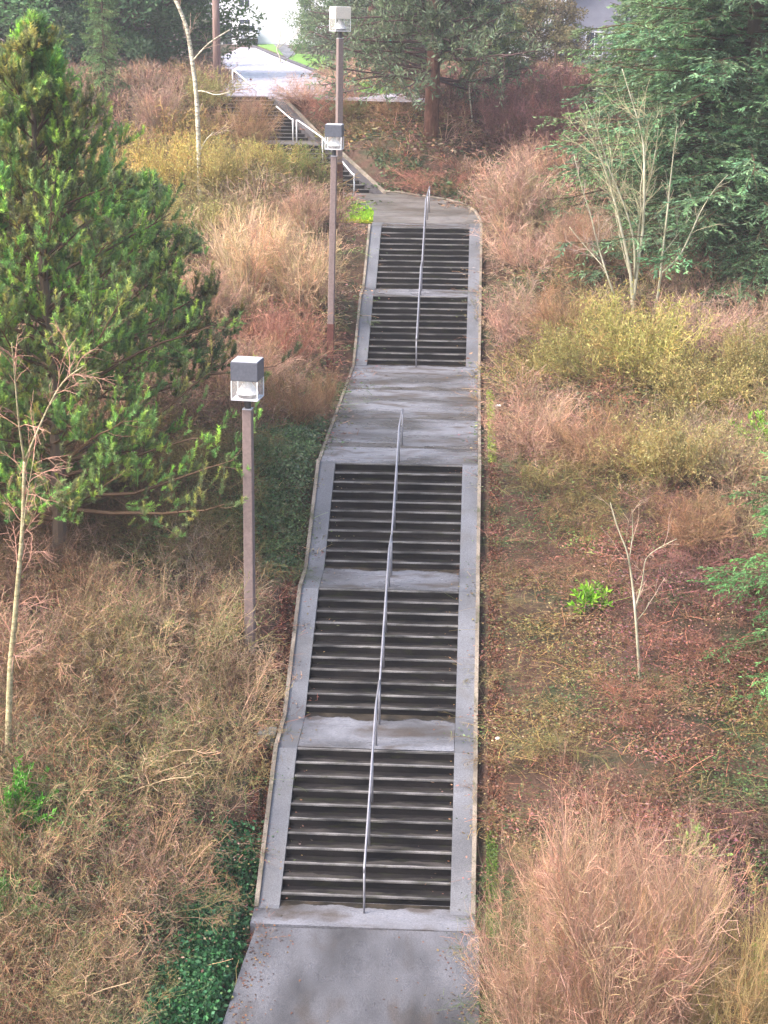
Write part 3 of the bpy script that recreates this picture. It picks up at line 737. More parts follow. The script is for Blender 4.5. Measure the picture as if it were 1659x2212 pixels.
proto('near', seed=9, stems=34, spread=1.5, k1=9, k2=5, r=0.0050, up=-0.03, wob=0.2, base=0.5, leafn=2, leafs=0.028)
proto('near2', seed=10, stems=32, spread=1.2, k1=9, k2=5, r=0.0050, up=-0.01, wob=0.22, base=0.5, leafn=2, leafs=0.028)
nshrub = 0
def shrub(kind, px, py, wpx, hpx, twcol, label, lfcol=None, name='shrub', cat='shrub', dy=0.0):
    global nshrub
    nshrub += 1
    if kind.startswith('near'): lfcol = lfcol or ((0.16, 0.22, 0.07), (0.22, 0.20, 0.08))[nshrub % 2]; twcol = tuple(c*f for c, f in zip(twcol, (0.90, 0.84, 0.84)))
    p = ground(px, py); p = G(p[0], p[1]+dy); k = FOC/depth(p)
    s_xy = wpx/k/1.75; s_z = hpx/k/0.98
    t, l = PR[kind]; rz = nshrub*1.7
    o = empty(name, tuple(p), label, cat, rz=rz)
    link('twigs', t, o, scale=(s_xy, s_xy, s_z), color=twcol)
    if l is not None: link('leaves', l, o, scale=(s_xy, s_xy, s_z), color=lfcol or twcol)
    return o
STRAW = (0.572, 0.403, 0.276); PINK = (0.416, 0.260, 0.196); RED = (0.337, 0.162, 0.121); OLIVE = (0.300, 0.235, 0.097); GOLD = (0.486, 0.348, 0.118)
BROWN = (0.302, 0.182, 0.108); PURP = (0.251, 0.118, 0.123); TAN = (0.400, 0.290, 0.205); GREEN = (0.10, 0.17, 0.06); YEL = (0.420, 0.340, 0.130); SALM = (0.455, 0.300, 0.240)
# left bank, far to near
shrub('dome', 660, 232, 135, 62, SALM, 'low reddish bush covering the near edge of the road above the upper steps')
shrub('dome2', 715, 268, 110, 85, RED, 'dull red bush right of the slanting upper steps')
shrub('leafy2', 450, 255, 130, 85, OLIVE, 'olive bush between the white birch and the road', (0.36, 0.34, 0.12))
shrub('fan2', 350, 300, 120, 110, SALM, 'pinkish bush behind the pine left of the birch')
shrub('dome2', 525, 330, 150, 110, BROWN, 'brown twiggy bush left of the small upper platform')
shrub('leafy', 375, 440, 150, 150, GOLD, 'golden bush wrapped round the foot of the white birch', (0.52, 0.42, 0.12))
shrub('leafy2', 480, 430, 140, 120, OLIVE, 'olive gold bush right of the white birch', (0.46, 0.38, 0.12))
shrub('leafy', 590, 400, 120, 90, GOLD, 'yellow tipped bush below the upper platform', (0.52, 0.45, 0.13))
shrub('leafy2', 655, 425, 110, 100, OLIVE, 'rounded olive green bush left of the upper steps', (0.20, 0.26, 0.07))
shrub('fan2', 650, 520, 130, 100, PINK, 'pinkish bush behind the middle lamp')
shrub('leafy', 420, 520, 150, 90, OLIVE, 'mossy bush below the birch', (0.36, 0.34, 0.11))
shrub('fan', 540, 660, 210, 180, STRAW, 'pale straw fan shaped bush on the left bank')
shrub('fan2', 650, 690, 170, 170, STRAW, 'straw coloured bush left of the middle lamp')
shrub('fan2', 450, 720, 180, 130, PINK, 'pinkish straw bush beside the pine tips')
shrub('dome', 620, 800, 170, 130, RED, 'reddish brown bush below the straw bushes')
shrub('dome2', 520, 860, 200, 130, PINK, 'dull pink bush behind the nearest lamp head')
shrub('dome', 630, 930, 130, 120, BROWN, 'brown bush right of the nearest lamp head')
shrub('dome', 700, 905, 70, 110, BROWN, 'narrow brown bush at the left edge of the long landing')
shrub('dome2', 548, 335, 70, 70, BROWN, 'brown bush spilling over the left edge of the upper steps')
shrub('dome', 540, 262, 70, 50, PINK, 'small pink bush at the left of the top steps')
# bushes in front of the far verge
shrub('leafy2', 760, 262, 90, 45, OLIVE, 'low olive bush under the pale road edge right of the middle lamp', (0.2, 0.24, 0.09))
shrub('dome', 850, 262, 120, 48, BROWN, 'low brown bush left of the thick pine trunk')
shrub('dome2', 975, 275, 100, 55, RED, 'low russet bush right of the thick pine trunk')
# right bank
shrub('dome2', 960, 420, 210, 70, RED, 'low reddish hedge like bush above the curved landing')
shrub('fan2', 1100, 500, 190, 150, SALM, 'salmon pink bush right of the curved landing')
shrub('dome', 1165, 420, 150, 110, PINK, 'pink bush left of the fir branches')
shrub('dome2', 1160, 320, 170, 140, PURP, 'purple red bush behind the salmon bushes')
shrub('fan2', 1080, 320, 120, 110, PURP, 'dark purple bush near the leaning trunk')
shrub('dome2', 1140, 590, 180, 110, SALM, 'salmon bush beside the fifth flight')
shrub('fan', 1240, 600, 150, 130, PINK, 'pink grey bush left of the bare trunks')
shrub('dome', 1110, 760, 170, 130, SALM, 'rose pink bush right of the fourth flight')
shrub('dome2', 1210, 730, 130, 110, BROWN, 'brown bush between the rose pink and yellow bushes')
shrub('leafy', 1370, 830, 260, 190, YEL, 'large yellow green dome bush below the bare trunks', (0.38, 0.34, 0.10))
shrub('leafy', 1250, 830, 170, 130, OLIVE, 'olive yellow bush at the left of the large yellow dome', (0.34, 0.31, 0.10))
shrub('fan2', 1530, 790, 240, 130, SALM, 'orange pink bush in front of the dark firs')
shrub('leafy2', 1620, 850, 190, 140, OLIVE, 'olive bush at the right border under the firs', (0.36, 0.31, 0.12))
shrub('leafy', 1500, 900, 210, 130, OLIVE, 'mossy tan bush below the orange pink bush', (0.44, 0.36, 0.13))
shrub('dome', 1160, 980, 210, 120, PINK, 'dull pink mound right of the long landing')
shrub('dome2', 1290, 1010, 180, 120, BROWN, 'brown mound in the middle of the right bank')
shrub('leafy2', 1440, 1050, 230, 150, OLIVE, 'wide olive tan bush on the right bank', (0.40, 0.33, 0.14))
shrub('leafy', 1590, 1060, 190, 140, TAN, 'tan bush at the right border above the fir bough', (0.42, 0.36, 0.16))
shrub('dome', 1500, 1180, 200, 110, BROWN, 'brown thicket left of the near fir bough')
# near left
shrub('near', 90, 1420, 300, 190, (0.397, 0.251, 0.185), 'pinkish brown bramble mound beside the leaning left birch')
shrub('near2', 380, 1440, 280, 180, (0.361, 0.270, 0.167), 'tan tangled bush in the middle of the left bank')
shrub('near', 505, 1570, 180, 170, (0.482, 0.333, 0.242), 'pale straw bush at the foot of the nearest lamp')
shrub('near', 250, 1680, 300, 190, (0.361, 0.269, 0.176), 'large tan bramble bush on the lower left bank')
shrub('near2', 450, 1740, 220, 180, (0.361, 0.279, 0.158), 'tan bush left of the first landing')
shrub('near2', 80, 1900, 280, 190, (0.328, 0.228, 0.143), 'brown tangled bush at the left border')
shrub('near', 300, 1960, 290, 200, (0.397, 0.251, 0.176), 'pinkish bramble bush on the lower left')
shrub('near', 60, 2180, 280, 200, (0.362, 0.252, 0.168), 'tan bramble bush in the bottom left corner')
shrub('near2', 230, 2230, 230, 180, (0.379, 0.278, 0.175), 'straw bush at the bottom left beside the ivy')
# near right: big straw fan bushes
shrub('big', 1330, 2340, 430, 520, (0.388, 0.242, 0.185), 'huge pale straw bush with upright stems at the bottom right', name='bare_bush', cat='bush')
shrub('big2', 1150, 2290, 290, 330, (0.371, 0.234, 0.177), 'straw pink bush leaning over the path at the bottom right', name='bare_bush', cat='bush')
shrub('big', 1560, 2340, 360, 380, (0.380, 0.270, 0.140), 'yellowish straw bush in the bottom right corner', name='bare_bush', cat='bush')
shrub('big2', 1230, 2080, 250, 290, PINK, 'pinkish bush behind the huge straw bush', name='bare_bush', cat='bush')
shrub('big2', 1430, 2090, 270, 270, PINK, 'rosy bush at the right behind the huge straw bush', name='bare_bush', cat='bush')

# bright laurel
def leafy_ball(seed, n, size, leaf, wid, ncl=24, up=0.9):
    rng = np.random.RandomState(seed); mb = MB(); tw = MB()
    D = nrm(rng.randn(ncl, 3)*np.array([1, 1, 0.7])+np.array([0, 0, up])); P0 = np.zeros((ncl, 3)); pts = grow(P0, D, size*(0.6+0.5*rng.rand(ncl)), 5, 0.1, 0.08, rng)
    put(tw, pts, 0.012, 0.006, (0.5, 0.5, 0.3))
    P, D2, i, t = spawn(pts, n//ncl, 0.25, 1.0, 0.9, rng, 0.25)
    mb.leaves(P, D2, leaf*(0.7+0.6*rng.rand(len(P))), wid, rng, vary(len(P), rng, 0.35, 0.12)); return tw, mb
def leafball(px, py, size, label, col, seed, n=700, leaf=0.13, wid=0.05, name='laurel_bush', cat='bush', ncl=24, up=0.6):
    p = ground(px, py); o = empty(name, tuple(p), label, cat)
    tw, lf = leafy_ball(seed, n, size, leaf, wid, ncl, up); obj('stems', tw, M_twig, o); obj('leaves', lf, M_leaf, o, color=col)
leafball(1276, 1315, 0.62, 'small bright green laurel alone on the right bank', (0.26, 0.55, 0.04), 3, 520, 0.15, 0.06, up=1.5)
leafball(25, 1790, 1.25, 'fresh green leafy bush at the left border under the birch', (0.12, 0.34, 0.04), 4, 4500, 0.11, 0.06, ncl=60)
leafball(10, 1990, 1.2, 'pale green leafy bush at the left border below the fresh green one', (0.20, 0.34, 0.10), 5, 3000, 0.10, 0.06, ncl=40)
leafball(1655, 2130, 0.8, 'bright green bush at the right border low in the picture', (0.22, 0.48, 0.05), 6, 900, 0.10, 0.05)
leafball(1650, 990, 1.3, 'lime green bush at the right border on the middle slope', (0.26, 0.46, 0.05), 8, 1600, 0.12, 0.06, ncl=40)
leafball(1500, 1850, 0.7, 'low bramble patch with pale green leaves right of the huge straw bush', (0.26, 0.36, 0.09), 9, 500, 0.10, 0.06, name='bramble_bush')

# ------------------------------------------------------------------ trees
def twigset(mb, lines, radii, rng, col, k1=6, k2=5, l1=0.9, l2=0.35, rr=0.012, up=0.05, droop=0.0, leaves=None):
    for pts, r in zip(lines, radii):
        p = np.asarray(pts)[None]
        Lp = np.linalg.norm(np.diff(p[0], axis=0), axis=1).sum()
        kk = max(2, int(k1*Lp/3))
        P, D, i, t = spawn(p, kk, 0.25, 1.0, 0.7, rng, up)
        a = grow(P, D, l1*(0.4+0.8*rng.rand(len(P))), 4, 0.14, up-droop, rng); put(mb, a, rr, rr*0.5, col*vary(len(P), rng))
        P, D, i, t = spawn(a, k2, 0.2, 1.0, 0.6, rng, 0)
        b = grow(P, D, l2*(0.4+0.8*rng.rand(len(P))), 2, 0.2, up-droop*1.5, rng); put(mb, b, rr*0.55, rr*0.35, col*vary(len(P), rng))
def smooth_line(P, n=4):
    P = np.asarray(P); out = []
    for i in range(len(P)-1):
        for j in range(n): out.append(P[i]+(P[i+1]-P[i])*j/n)
    out.append(P[-1]); out = np.array(out)
    for _ in range(3): out[1:-1] = out[1:-1]*0.5+(out[:-2]+out[2:])*0.25
    return out
def bare_tree(name, label, base_px, lines, widths, mat, twcol, seed, cat='tree', depth_spread=0.8, base=None, **kw):
    rng = np.random.RandomState(seed); b = ground(*base_px) if base is None else base
    o = empty(name, tuple(b), label, cat); L = []; Rr = []
    tm = MB()
    for li, (ln, w) in enumerate(zip(lines, widths)):
        off = 0 if li == 0 else rng.uniform(-1, 1)*depth_spread; P = []
        for j, (x, y) in enumerate(ln):
            f = j/(len(ln)-1); P.append(at_y(x, y, b[1]+off*f)-b)
        if li == 0: P[0] = P[0]*0; P[0][2] = -0.2
        P = smooth_line(P); k = FOC/depth(b); r0, r1 = w[0]/k/2, w[1]/k/2
        tm.tube(P, np.linspace(r0, r1, len(P)), 7); L.append(P); Rr.append(r0)
    obj('trunk', tm, mat, o, smooth=True)
    tw = MB(); twigset(tw, L, Rr, rng, np.array(twcol), **kw); obj('twigs', tw, M_twig, o)
    return o
bare_tree('birch_tree', 'slender white birch forking above the golden bush', (433, 440),
          [[(433, 440), (430, 330), (425, 200), (415, 130), (405, 60), (382, 5), (362, -30)], [(416, 132), (450, 92), (497, 64)], [(425, 197), (440, 196), (465, 207), (500, 198)], [(430, 330), (445, 300), (462, 285)]],
          [(11, 7), (4, 2.5), (3, 2), (3, 1.5)], M_birch, (0.5, 0.36, 0.27), 11, k1=4, l1=0.9)
bare_tree('birch_tree', 'leaning yellowish birch at the left border with drooping reddish twigs', (15, 1640),
          [[(13, 1640), (22, 1438), (31, 1356), (39, 1254), (49, 1152), (53, 997)], [(53, 997), (41, 923), (33, 821), (25, 740)], [(53, 997), (98, 891), (135, 821), (184, 789)], [(49, 1152), (60, 1060), (75, 980)]],
          [(15, 7), (5, 2), (5, 2), (3, 1.5)], M_yelbirch, (0.52, 0.28, 0.2), 12, k1=11, k2=8, l1=0.9, l2=0.4, droop=0.16, rr=0.008)
bare_tree('bare_tree', 'bare pale tree with many upright stems in front of the firs', (1368, 690),
          [[(1368, 690), (1365, 603), (1351, 534), (1327, 430), (1306, 361), (1278, 298), (1264, 278)], [(1368, 650), (1378, 569), (1389, 499), (1392, 413), (1392, 326), (1385, 281), (1361, 205), (1344, 149)],
           [(1371, 600), (1371, 510), (1340, 420), (1313, 361), (1292, 281), (1264, 222)], [(1378, 569), (1378, 482), (1410, 371), (1423, 271)], [(1371, 590), (1392, 500), (1380, 420), (1396, 330), (1400, 250)],
           [(1368, 620), (1350, 560), (1330, 470), (1325, 400), (1318, 320)]],
          [(8.5, 1.6), (8, 1.6), (5, 1.2), (4, 1.2), (3.2, 1), (3.2, 1)], M_lichen, (0.40, 0.36, 0.22), 13, k1=9, k2=5, l1=1.3, l2=0.5, rr=0.011)
bare_tree('bare_tree', 'thin bare tree with one branch to the right in front of the firs', (1406, 690),
          [[(1406, 690), (1423, 634), (1430, 551), (1441, 465), (1451, 361), (1462, 274)], [(1430, 589), (1469, 555), (1493, 503), (1514, 454), (1545, 406), (1572, 378)], [(1430, 551), (1462, 510), (1490, 470)]],
          [(7, 1.5), (5, 1.2), (2, 1)], M_lichen, (0.42, 0.38, 0.26), 14, k1=5, l1=0.9, rr=0.01)
bare_tree('bare_tree', 'thin grey bare tree left of the many stemmed one', (1340, 700),
          [[(1340, 700), (1326, 634), (1306, 579), (1288, 517), (1275, 458), (1257, 409), (1240, 336)], [(1306, 579), (1270, 540), (1230, 490)]],
          [(5, 1.2), (2.5, 1)], M_lichen, (0.42, 0.32, 0.26), 15, k1=7, l1=1.1, rr=0.01)
bare_tree('sapling', 'leafless sapling standing alone on the lower right bank', (1384, 1470),
          [[(1384, 1475), (1376, 1368), (1368, 1272), (1356, 1190), (1337, 1150), (1318, 1085)], [(1374, 1310), (1390, 1248), (1392, 1205), (1425, 1182), (1462, 1164)], [(1376, 1340), (1395, 1318), (1402, 1300)], [(1360, 1205), (1368, 1150), (1365, 1100)]],
          [(7, 1.5), (3.5, 1.2), (2, 1), (2.5, 1)], M_lichen, (0.46, 0.33, 0.24), 16, cat='sapling', k1=6, k2=4, l1=0.8, l2=0.3, rr=0.007)
bare_tree('bare_tree', 'small arching whitish tree near the pine trunk', (1020, 290),
          [[(1022, 300), (1020, 250), (1012, 190), (1020, 160), (1035, 147), (1052, 150), (1058, 170)]], [(4, 2)], M_birch, (0.4, 0.25, 0.2), 17, k1=8, l1=1.0, rr=0.014)
bare_tree('bare_tree', 'pale branching sapling on the verge beside the dark kerb', (735, 215),
          [[(608, 135), (604, 120), (596, 106), (604, 92), (607, 60), (604, 40)], [(600, 104), (620, 90), (650, 70)]], [(3, 1.5), (2, 1)], M_birch, (0.4, 0.33, 0.26), 18, base=at_road(608, 135), k1=6, l1=1.2, rr=0.014)

def fir_mesh(seed, H=16, Rb=4.2, z0=0.5, whorls=34, nb=7, droop=0.25, lf=0.13, dens=1.0, sag=0.10):
    rng = np.random.RandomState(seed); tr = MB(); cr = MB()
    tr.tube([(0, 0, -0.4), (0.05, 0, H*0.4), (0, 0.05, H)], [H*0.016, H*0.011, 0.03], 9)
    zs = z0+(H-z0-0.2)*(np.linspace(0, 1, whorls)**0.95)
    P = []; D = []; L = []
    for z in zs:
        f = (z-z0)/(H-z0); n = int(nb+rng.randint(-1, 2))
        for a in rng.rand()*6.28+np.arange(n)*6.283/n+rng.randn(n)*0.25:
            el = 0.15+0.5*f-droop
            P.append((0, 0, z+rng.uniform(-.2, .2))); D.append((math.cos(a), math.sin(a), el)); L.append((Rb*(1-f)**0.75+0.25)*rng.uniform(0.65, 1.12))
    P, D, L = np.array(P), np.array(D), np.array(L)
    b = grow(P, D, L, 7, 0.05, -sag*0.35, rng); b[:, -2:, 2] += 0.10*L[:, None]*np.array([0.3, 1.0])*0.5
    put(tr, b, 0.02+0.008*L, 0.008, (0.9, 0.8, 0.7), 4)
    # branchlets: mostly in the branch plane
    kk = int(26*dens); P1, D1, i, t = spawn(b, kk, 0.12, 1.0, 0.9, rng, -0.05); D1 = nrm(D1*np.array([1, 1, 0.35])+np.array([0, 0, -0.12]))
    L1 = L[i]*0.30*(1.15-0.75*t)*(0.6+0.7*rng.rand(len(P1)))+0.12
    c = grow(P1, D1, L1, 3, 0.08, -sag, rng); put(tr, c, 0.008, 0.004, (0.8, 0.8, 0.6), 3)
    tone = vary(len(L), rng, 0.3, 0.08)[i]*vary(len(P1), rng, 0.35, 0.1)
    P2, D2, j, t2 = spawn(c, 24, 0.0, 1.0, 0.7, rng, 0.0); D2 = nrm(D2*np.array([1, 1, 0.5])+np.array([0, 0, -0.15]))
    tip = 1+0.45*(t2[:, None]**2)*(t[j][:, None]**2)
    cr.leaves(P2, D2, lf*(0.6+0.8*rng.rand(len(P2))), lf*0.28, rng, tone[j]*tip*vary(len(P2), rng, 0.2, 0.06))
    return mkmesh('trunk', tr, M_bark), mkmesh('crown', cr, M_leaf)
FIR = [fir_mesh(21, nb=8), fir_mesh(22, Rb=4.8, nb=8, whorls=32), fir_mesh(23, Rb=3.6, whorls=34)]
def fir(px, py, y, H, label, col, v=0, rz=0.0, fat=1.0, name='fir_tree', base=None):
    if base is None:
        b = at_y(px, py, Y_(y)); b[2] = float(terrain(b[0], b[1]))
    else: b = base
    o = empty(name, tuple(b), label, 'tree', rz=rz); s = H/16.0
    link('trunk', FIR[v][0], o, scale=(s*fat, s*fat, s), color=(0.12, 0.09, 0.06)); link('crown', FIR[v][1], o, scale=(s*fat, s*fat, s), color=col)
    FIRP.append(b); return o
FIRP = []
for me_ in (FIR[0][0], FIR[1][0], FIR[2][0]): me_.materials[0] = M_twig
FG = (0.18, 0.28, 0.12)
fir(1440, 560, 51, 16, 'broad fir with drooping boughs behind the bare pale tree', FG, 1, 0.3, 1.05)
fir(1590, 600, 47, 19, 'tall dark fir at the right border behind the orange pink bush', (0.15, 0.26, 0.13), 0, 1.2, 1.35)
fir(1490, 640, 46.5, 9.5, 'shorter full fir in front of the tall dark firs', (0.16, 0.28, 0.13), 0, 2.6, 1.35)
fir(1640, 680, 45, 8, 'low full fir at the right border above the shrubs', (0.15, 0.27, 0.13), 1, 4.1, 1.35)
fir(1500, 420, 57, 17, 'bluish fir between the two big right firs', (0.15, 0.25, 0.15), 1, 2.2, 1.2)
fir(1680, 350, 62, 18, 'dark fir deep behind the right border', (0.14, 0.23, 0.13), 0, 0.9, 1.4)
fir(1350, 330, 66, 6.5, 'shorter fir below the grey house', (0.17, 0.26, 0.14), 2, 0.5, 1.3)
fir(232, 300, 66, 10.0, 'narrow pale green conifer behind the left pine', (0.17, 0.28, 0.10), 2, 0.5, 0.55)
fir(1830, 1600, 25.5, 10.0, 'near bright green fir whose boughs enter at the right border', (0.12, 0.27, 0.09), 1, 0.9, 1.15)

# pine with tufted shoots
def pine_mesh(seed, H=15, Rb=4.6, whorls=22, nb=6, shoots=15, z0=1.5, flat=0.0, needle=0.115, up=0.08, pw=0.8):
    rng = np.random.RandomState(seed); tr = MB(); cr = MB()
    tr.tube([(0, 0, -0.4), (0.15, 0.1, H*0.35), (-0.1, 0, H*0.7), (0, 0, H)], [H*0.017, H*0.013, H*0.007, 0.03], 9)
    P = []; D = []; L = []
    for w in range(whorls):
        f = w/(whorls-1); z = z0+(H-z0-0.3)*f; n = nb+rng.randint(-1, 2)
        for a in rng.rand()*6.28+np.arange(n)*6.283/n+rng.randn(n)*0.3:
            P.append((0, 0, z+rng.uniform(-.25, .25))); D.append((math.cos(a), math.sin(a), 0.12+0.75*f-flat)); L.append((Rb*(1-f)**pw+0.30)*rng.uniform(0.5, 1.2))
    P, D, L = np.array(P), np.array(D), np.array(L)
    b = grow(P, D, L, 7, 0.09, up*0.4, rng); put(tr, b, 0.02+0.009*L, 0.012, (0.9, 0.75, 0.6), 4)
    P1, D1, i, t = spawn(b, 13, 0.18, 1.0, 0.75, rng, 0.12); L1 = L[i]*0.30*(1.1-0.5*t)*(0.6+0.7*rng.rand(len(P1)))+0.15
    c = grow(P1, D1, L1, 4, 0.12, up, rng); put(tr, c, 0.012, 0.006, (0.9, 0.75, 0.6), 3)
    dull = (rng.rand(len(L), 1) < 0.35)*np.array([[0.15, -0.25, 0.1]])+1.0
    tone = (vary(len(L), rng, 0.3, 0.08)*dull)[i]*vary(len(P1), rng, 0.2, 0.06)
    # shoots: upright candles along the branchlets
    P2, D2, j, t2 = spawn(c, 5, 0.2, 1.0, 0.5, rng, 0.55); P2 = np.vstack([P2, c[:, -1]]); D2 = np.vstack([D2, nrm(c[:, -1]-c[:, -2]+np.array([0, 0, 0.5]))]); j = np.concatenate([j, np.arange(len(c))])
    n = len(P2); ls = 0.34*(0.6+0.7*rng.rand(n))
    nn = 46; q = np.repeat(np.arange(n), nn); tt = rng.rand(n*nn)
    PP = P2[q]+D2[q]*(ls[q]*tt)[:, None]
    a = nrm(np.cross(D2[q], rng.randn(n*nn, 3))); DD = nrm(D2[q]*0.75+a*0.8)
    fresh = (rng.rand(n, 1) < 0.30)*np.array([[0.9, 0.6, 0.1]])+(rng.rand(n, 1) < 0.35)*np.array([[-0.35, -0.4, -0.25]])+1.0
    col = tone[j][q]*vary(n, rng, 0.25, 0.08)[q]*fresh[q]*(0.85+0.35*tt[:, None])
    cr.needles(PP, DD, needle*(0.8+0.5*rng.rand(n*nn)), 0.021, rng, col)
    return mkmesh('trunk', tr, M_twig), mkmesh('crown', cr, M_leaf)
PINE = [pine_mesh(31, Rb=6.0, whorls=24, nb=6), pine_mesh(32, H=7, Rb=3.6, whorls=9, nb=5, pw=0.6)]
def pine(px, py, top, label, col, v=0, rz=0, fat=1.0):
    b = ground(px, py); b[2] = float(terrain(b[0], b[1])); H = at_y(px, top, b[1])[2]-b[2]; print('pine', b, H)
    o = empty('pine_tree', tuple(b), label, 'tree', rz=rz); s = H/(15 if v == 0 else 7)
    link('trunk', PINE[v][0], o, scale=(s*fat, s*fat, s), color=(0.17, 0.12, 0.09)); link('crown', PINE[v][1], o, scale=(s*fat, s*fat, s), color=col)
    return o
PG = (0.22, 0.39, 0.11)
pine(130, 1220, 76, 'big bushy bright green pine filling the upper left', PG, 0, 0.4, 0.92)
pine(-60, 1180, 170, 'bushy pine at the left border beside the big pine', PG, 0, 2.4, 1.0)
pine(290, 960, 420, 'darker pine filling in right of the big pine', (0.16, 0.29, 0.09), 1, 3.0, 1.0)

# centre pine behind the landing: tall trunk, high wide crown
def tall_pine(px, py, y, H, Rb, label, col, seed, zc, tw, dens=1.0):
    rng = np.random.RandomState(seed); b = at_y(px, py, Y_(y)) if y else ground(px, py); b[2] = float(terrain(b[0], b[1]))
    tr = MB(); cr = MB(); lm = MB()
    tr.tube([(0, 0, -0.4), (0.1, 0, H*0.4), (0, 0.1, H)], [tw, tw*0.8, 0.06], 12)
    P = []; D = []; L = []
    for w in range(int(17*dens)):
        f = w/(17*dens-1); z = zc+(H-zc)*f
        for a in rng.rand(7)*6.28:
            P.append((0, 0, z)); D.append((math.cos(a), math.sin(a), rng.uniform(-0.25, 0.25)+0.3*f)); L.append((Rb*(1-0.6*f))*rng.uniform(0.5, 1.1))
    P, D, L = np.array(P), np.array(D), np.array(L); bb = grow(P, D, L, 6, 0.09, 0.0, rng); put(lm, bb, 0.06, 0.02, (0.9, 0.8, 0.8), 4)
    P1, D1, i, t = spawn(bb, 13, 0.25, 1.0, 0.8, rng, 0.05); c = grow(P1, D1, L[i]*0.26*(0.5+rng.rand(len(P1))), 3, 0.15, 0.0, rng); put(lm, c, 0.018, 0.008, (0.9, 0.8, 0.8), 3)
    tone = vary(len(P1), rng, 0.3, 0.08)
    P2, D2, j, t2 = spawn(c, 17, 0.1, 1.0, 0.9, rng, 0.1); cr.leaves(P2, D2, 0.28*(0.6+0.8*rng.rand(len(P2))), 0.07, rng, tone[j]*vary(len(P2), rng, 0.2, 0.06))
    o = empty('pine_tree', tuple(b), label, 'tree'); obj('trunk', tr, M_redbark, o, smooth=True)
    k = obj('branches', lm, M_twig, o, color=(0.12, 0.08, 0.08)); obj('crown', cr, M_leaf, o, color=col)
tall_pine(930, 302, None, 12, 6.2, 'tall pine with thick reddish trunk standing above the curved landing', (0.17, 0.225, 0.13), 41, 2.7, 0.36, 1.4)
tall_pine(800, 150, 84, 12, 4.6, 'dark pine behind the farthest street lamp', (0.16, 0.215, 0.135), 42, 1.2, 0.3)
tall_pine(965, 120, 92, 11, 4.6, 'far pine in front of the white house', (0.15, 0.20, 0.13), 43, 1.2, 0.28)

# brownish bare tree near the far house
# dense evergreens along the top left and back
def dense_mesh(seed, H=9, Rb=4.0, ncl=80):
    rng = np.random.RandomState(seed); tr = MB(); cr = MB()
    tr.tube([(0, 0, -0.4), (0, 0.1, H*0.5), (0, 0, H*0.85)], [0.22, 0.15, 0.05], 8)
    f = rng.rand(ncl)**0.7; a = rng.rand(ncl)*6.283; rr = Rb*np.sqrt(np.clip(1-(f*1.0-0.30)**2/0.62, 0.03, 1))*(0.45+0.6*rng.rand(ncl))
    C = np.stack([rr*np.cos(a), rr*np.sin(a), 0.8+f*(H-1.2)], 1)
    S = np.stack([np.zeros(ncl), np.zeros(ncl), np.clip(C[:, 2]*0.7, 0.3, H*0.8)], 1)
    pts = np.stack([S+(C-S)*q+rng.randn(ncl, 3)*0.12 for q in np.linspace(0, 1, 5)], 1); put(tr, pts, 0.06, 0.02, (0.8, 0.8, 0.8), 4)
    n = 260; i = np.repeat(np.arange(ncl), n); sz = (0.55+0.55*rng.rand(ncl))[i][:, None]*Rb/4
    d = nrm(rng.randn(len(i), 3)); P = C[i]+d*sz*(0.55+0.6*rng.rand(len(i), 1))*np.array([1, 1, 0.75])
    D = nrm(d+0.8*rng.randn(len(i), 3)+np.array([0, 0, 0.2])); cr.leaves(P, D, 0.24*(0.6+0.7*rng.rand(len(i))), 0.12, rng, vary(ncl, rng, 0.3, 0.08)[i]*vary(len(i), rng, 0.22, 0.08))
    return mkmesh('trunk', tr, M_twig), mkmesh('crown', cr, M_leaf)
DENSE = [dense_mesh(51), dense_mesh(52, H=8, Rb=4.4)]
def dense(px, py, y, H, label, col, v=0, rz=0, fat=1.0, name='evergreen_tree'):
    b = at_y(px, py, Y_(y)); b[2] = float(terrain(b[0], b[1])); o = empty(name, tuple(b), label, 'tree', rz=rz); s = H/(9 if v == 0 else 8)
    link('trunk', DENSE[v][0], o, scale=(s*fat, s*fat, s), color=(0.12, 0.09, 0.07)); link('crown', DENSE[v][1], o, scale=(s*fat, s*fat, s), color=col)
DG = (0.10, 0.19, 0.08)
dense(20, 130, 80, 10, 'dark evergreen tree in the top left corner', DG, 0, 0, 1.2)
dense(130, 120, 84, 10, 'dark evergreen tree second from the top left corner', (0.09, 0.18, 0.07), 1, 1, 1.2)
dense(240, 110, 82, 10, 'dark evergreen tree behind the narrow pale conifer', DG, 0, 2, 1.2)
dense(335, 130, 86, 9, 'evergreen tree left of the white birch top', (0.09, 0.17, 0.05), 1, 3, 1.1)
dense(350, 120, 98, 7, 'dull brownish green tree beside the utility pole', (0.2, 0.2, 0.12), 0, 4, 1.0)
dense(452, 104, 112, 3.0, 'rounded greenish bush left of the white van', (0.20, 0.22, 0.13), 1, 0.7, 0.9, 'evergreen_bush')
dense(725, 95, 118, 6, 'green tree on the verge behind the dark kerb', (0.17, 0.24, 0.11), 1, 5, 1.1)
dense(1150, 200, 84, 5.0, 'olive bush beside the reddish utility pole', (0.20, 0.17, 0.09), 1, 2, 1.2, 'evergreen_bush')
dense(1060, 265, 70, 4.5, 'green bush right of the thick reddish pine trunk', (0.15, 0.19, 0.07), 0, 1.5, 0.9, 'evergreen_bush')
dense(1400, 90, 120, 12, 'far dark tree behind the grey house', (0.12, 0.17, 0.11), 0, 0.8, 1.1)
dense(1560, 90, 110, 14, 'far dark tree above the right firs', (0.12, 0.17, 0.11), 1, 1.8, 1.1)
dense(850, 100, 112, 6, 'dark hedge like tree behind the crossed teal signs', (0.12, 0.17, 0.09), 1, 2.8, 1.5)
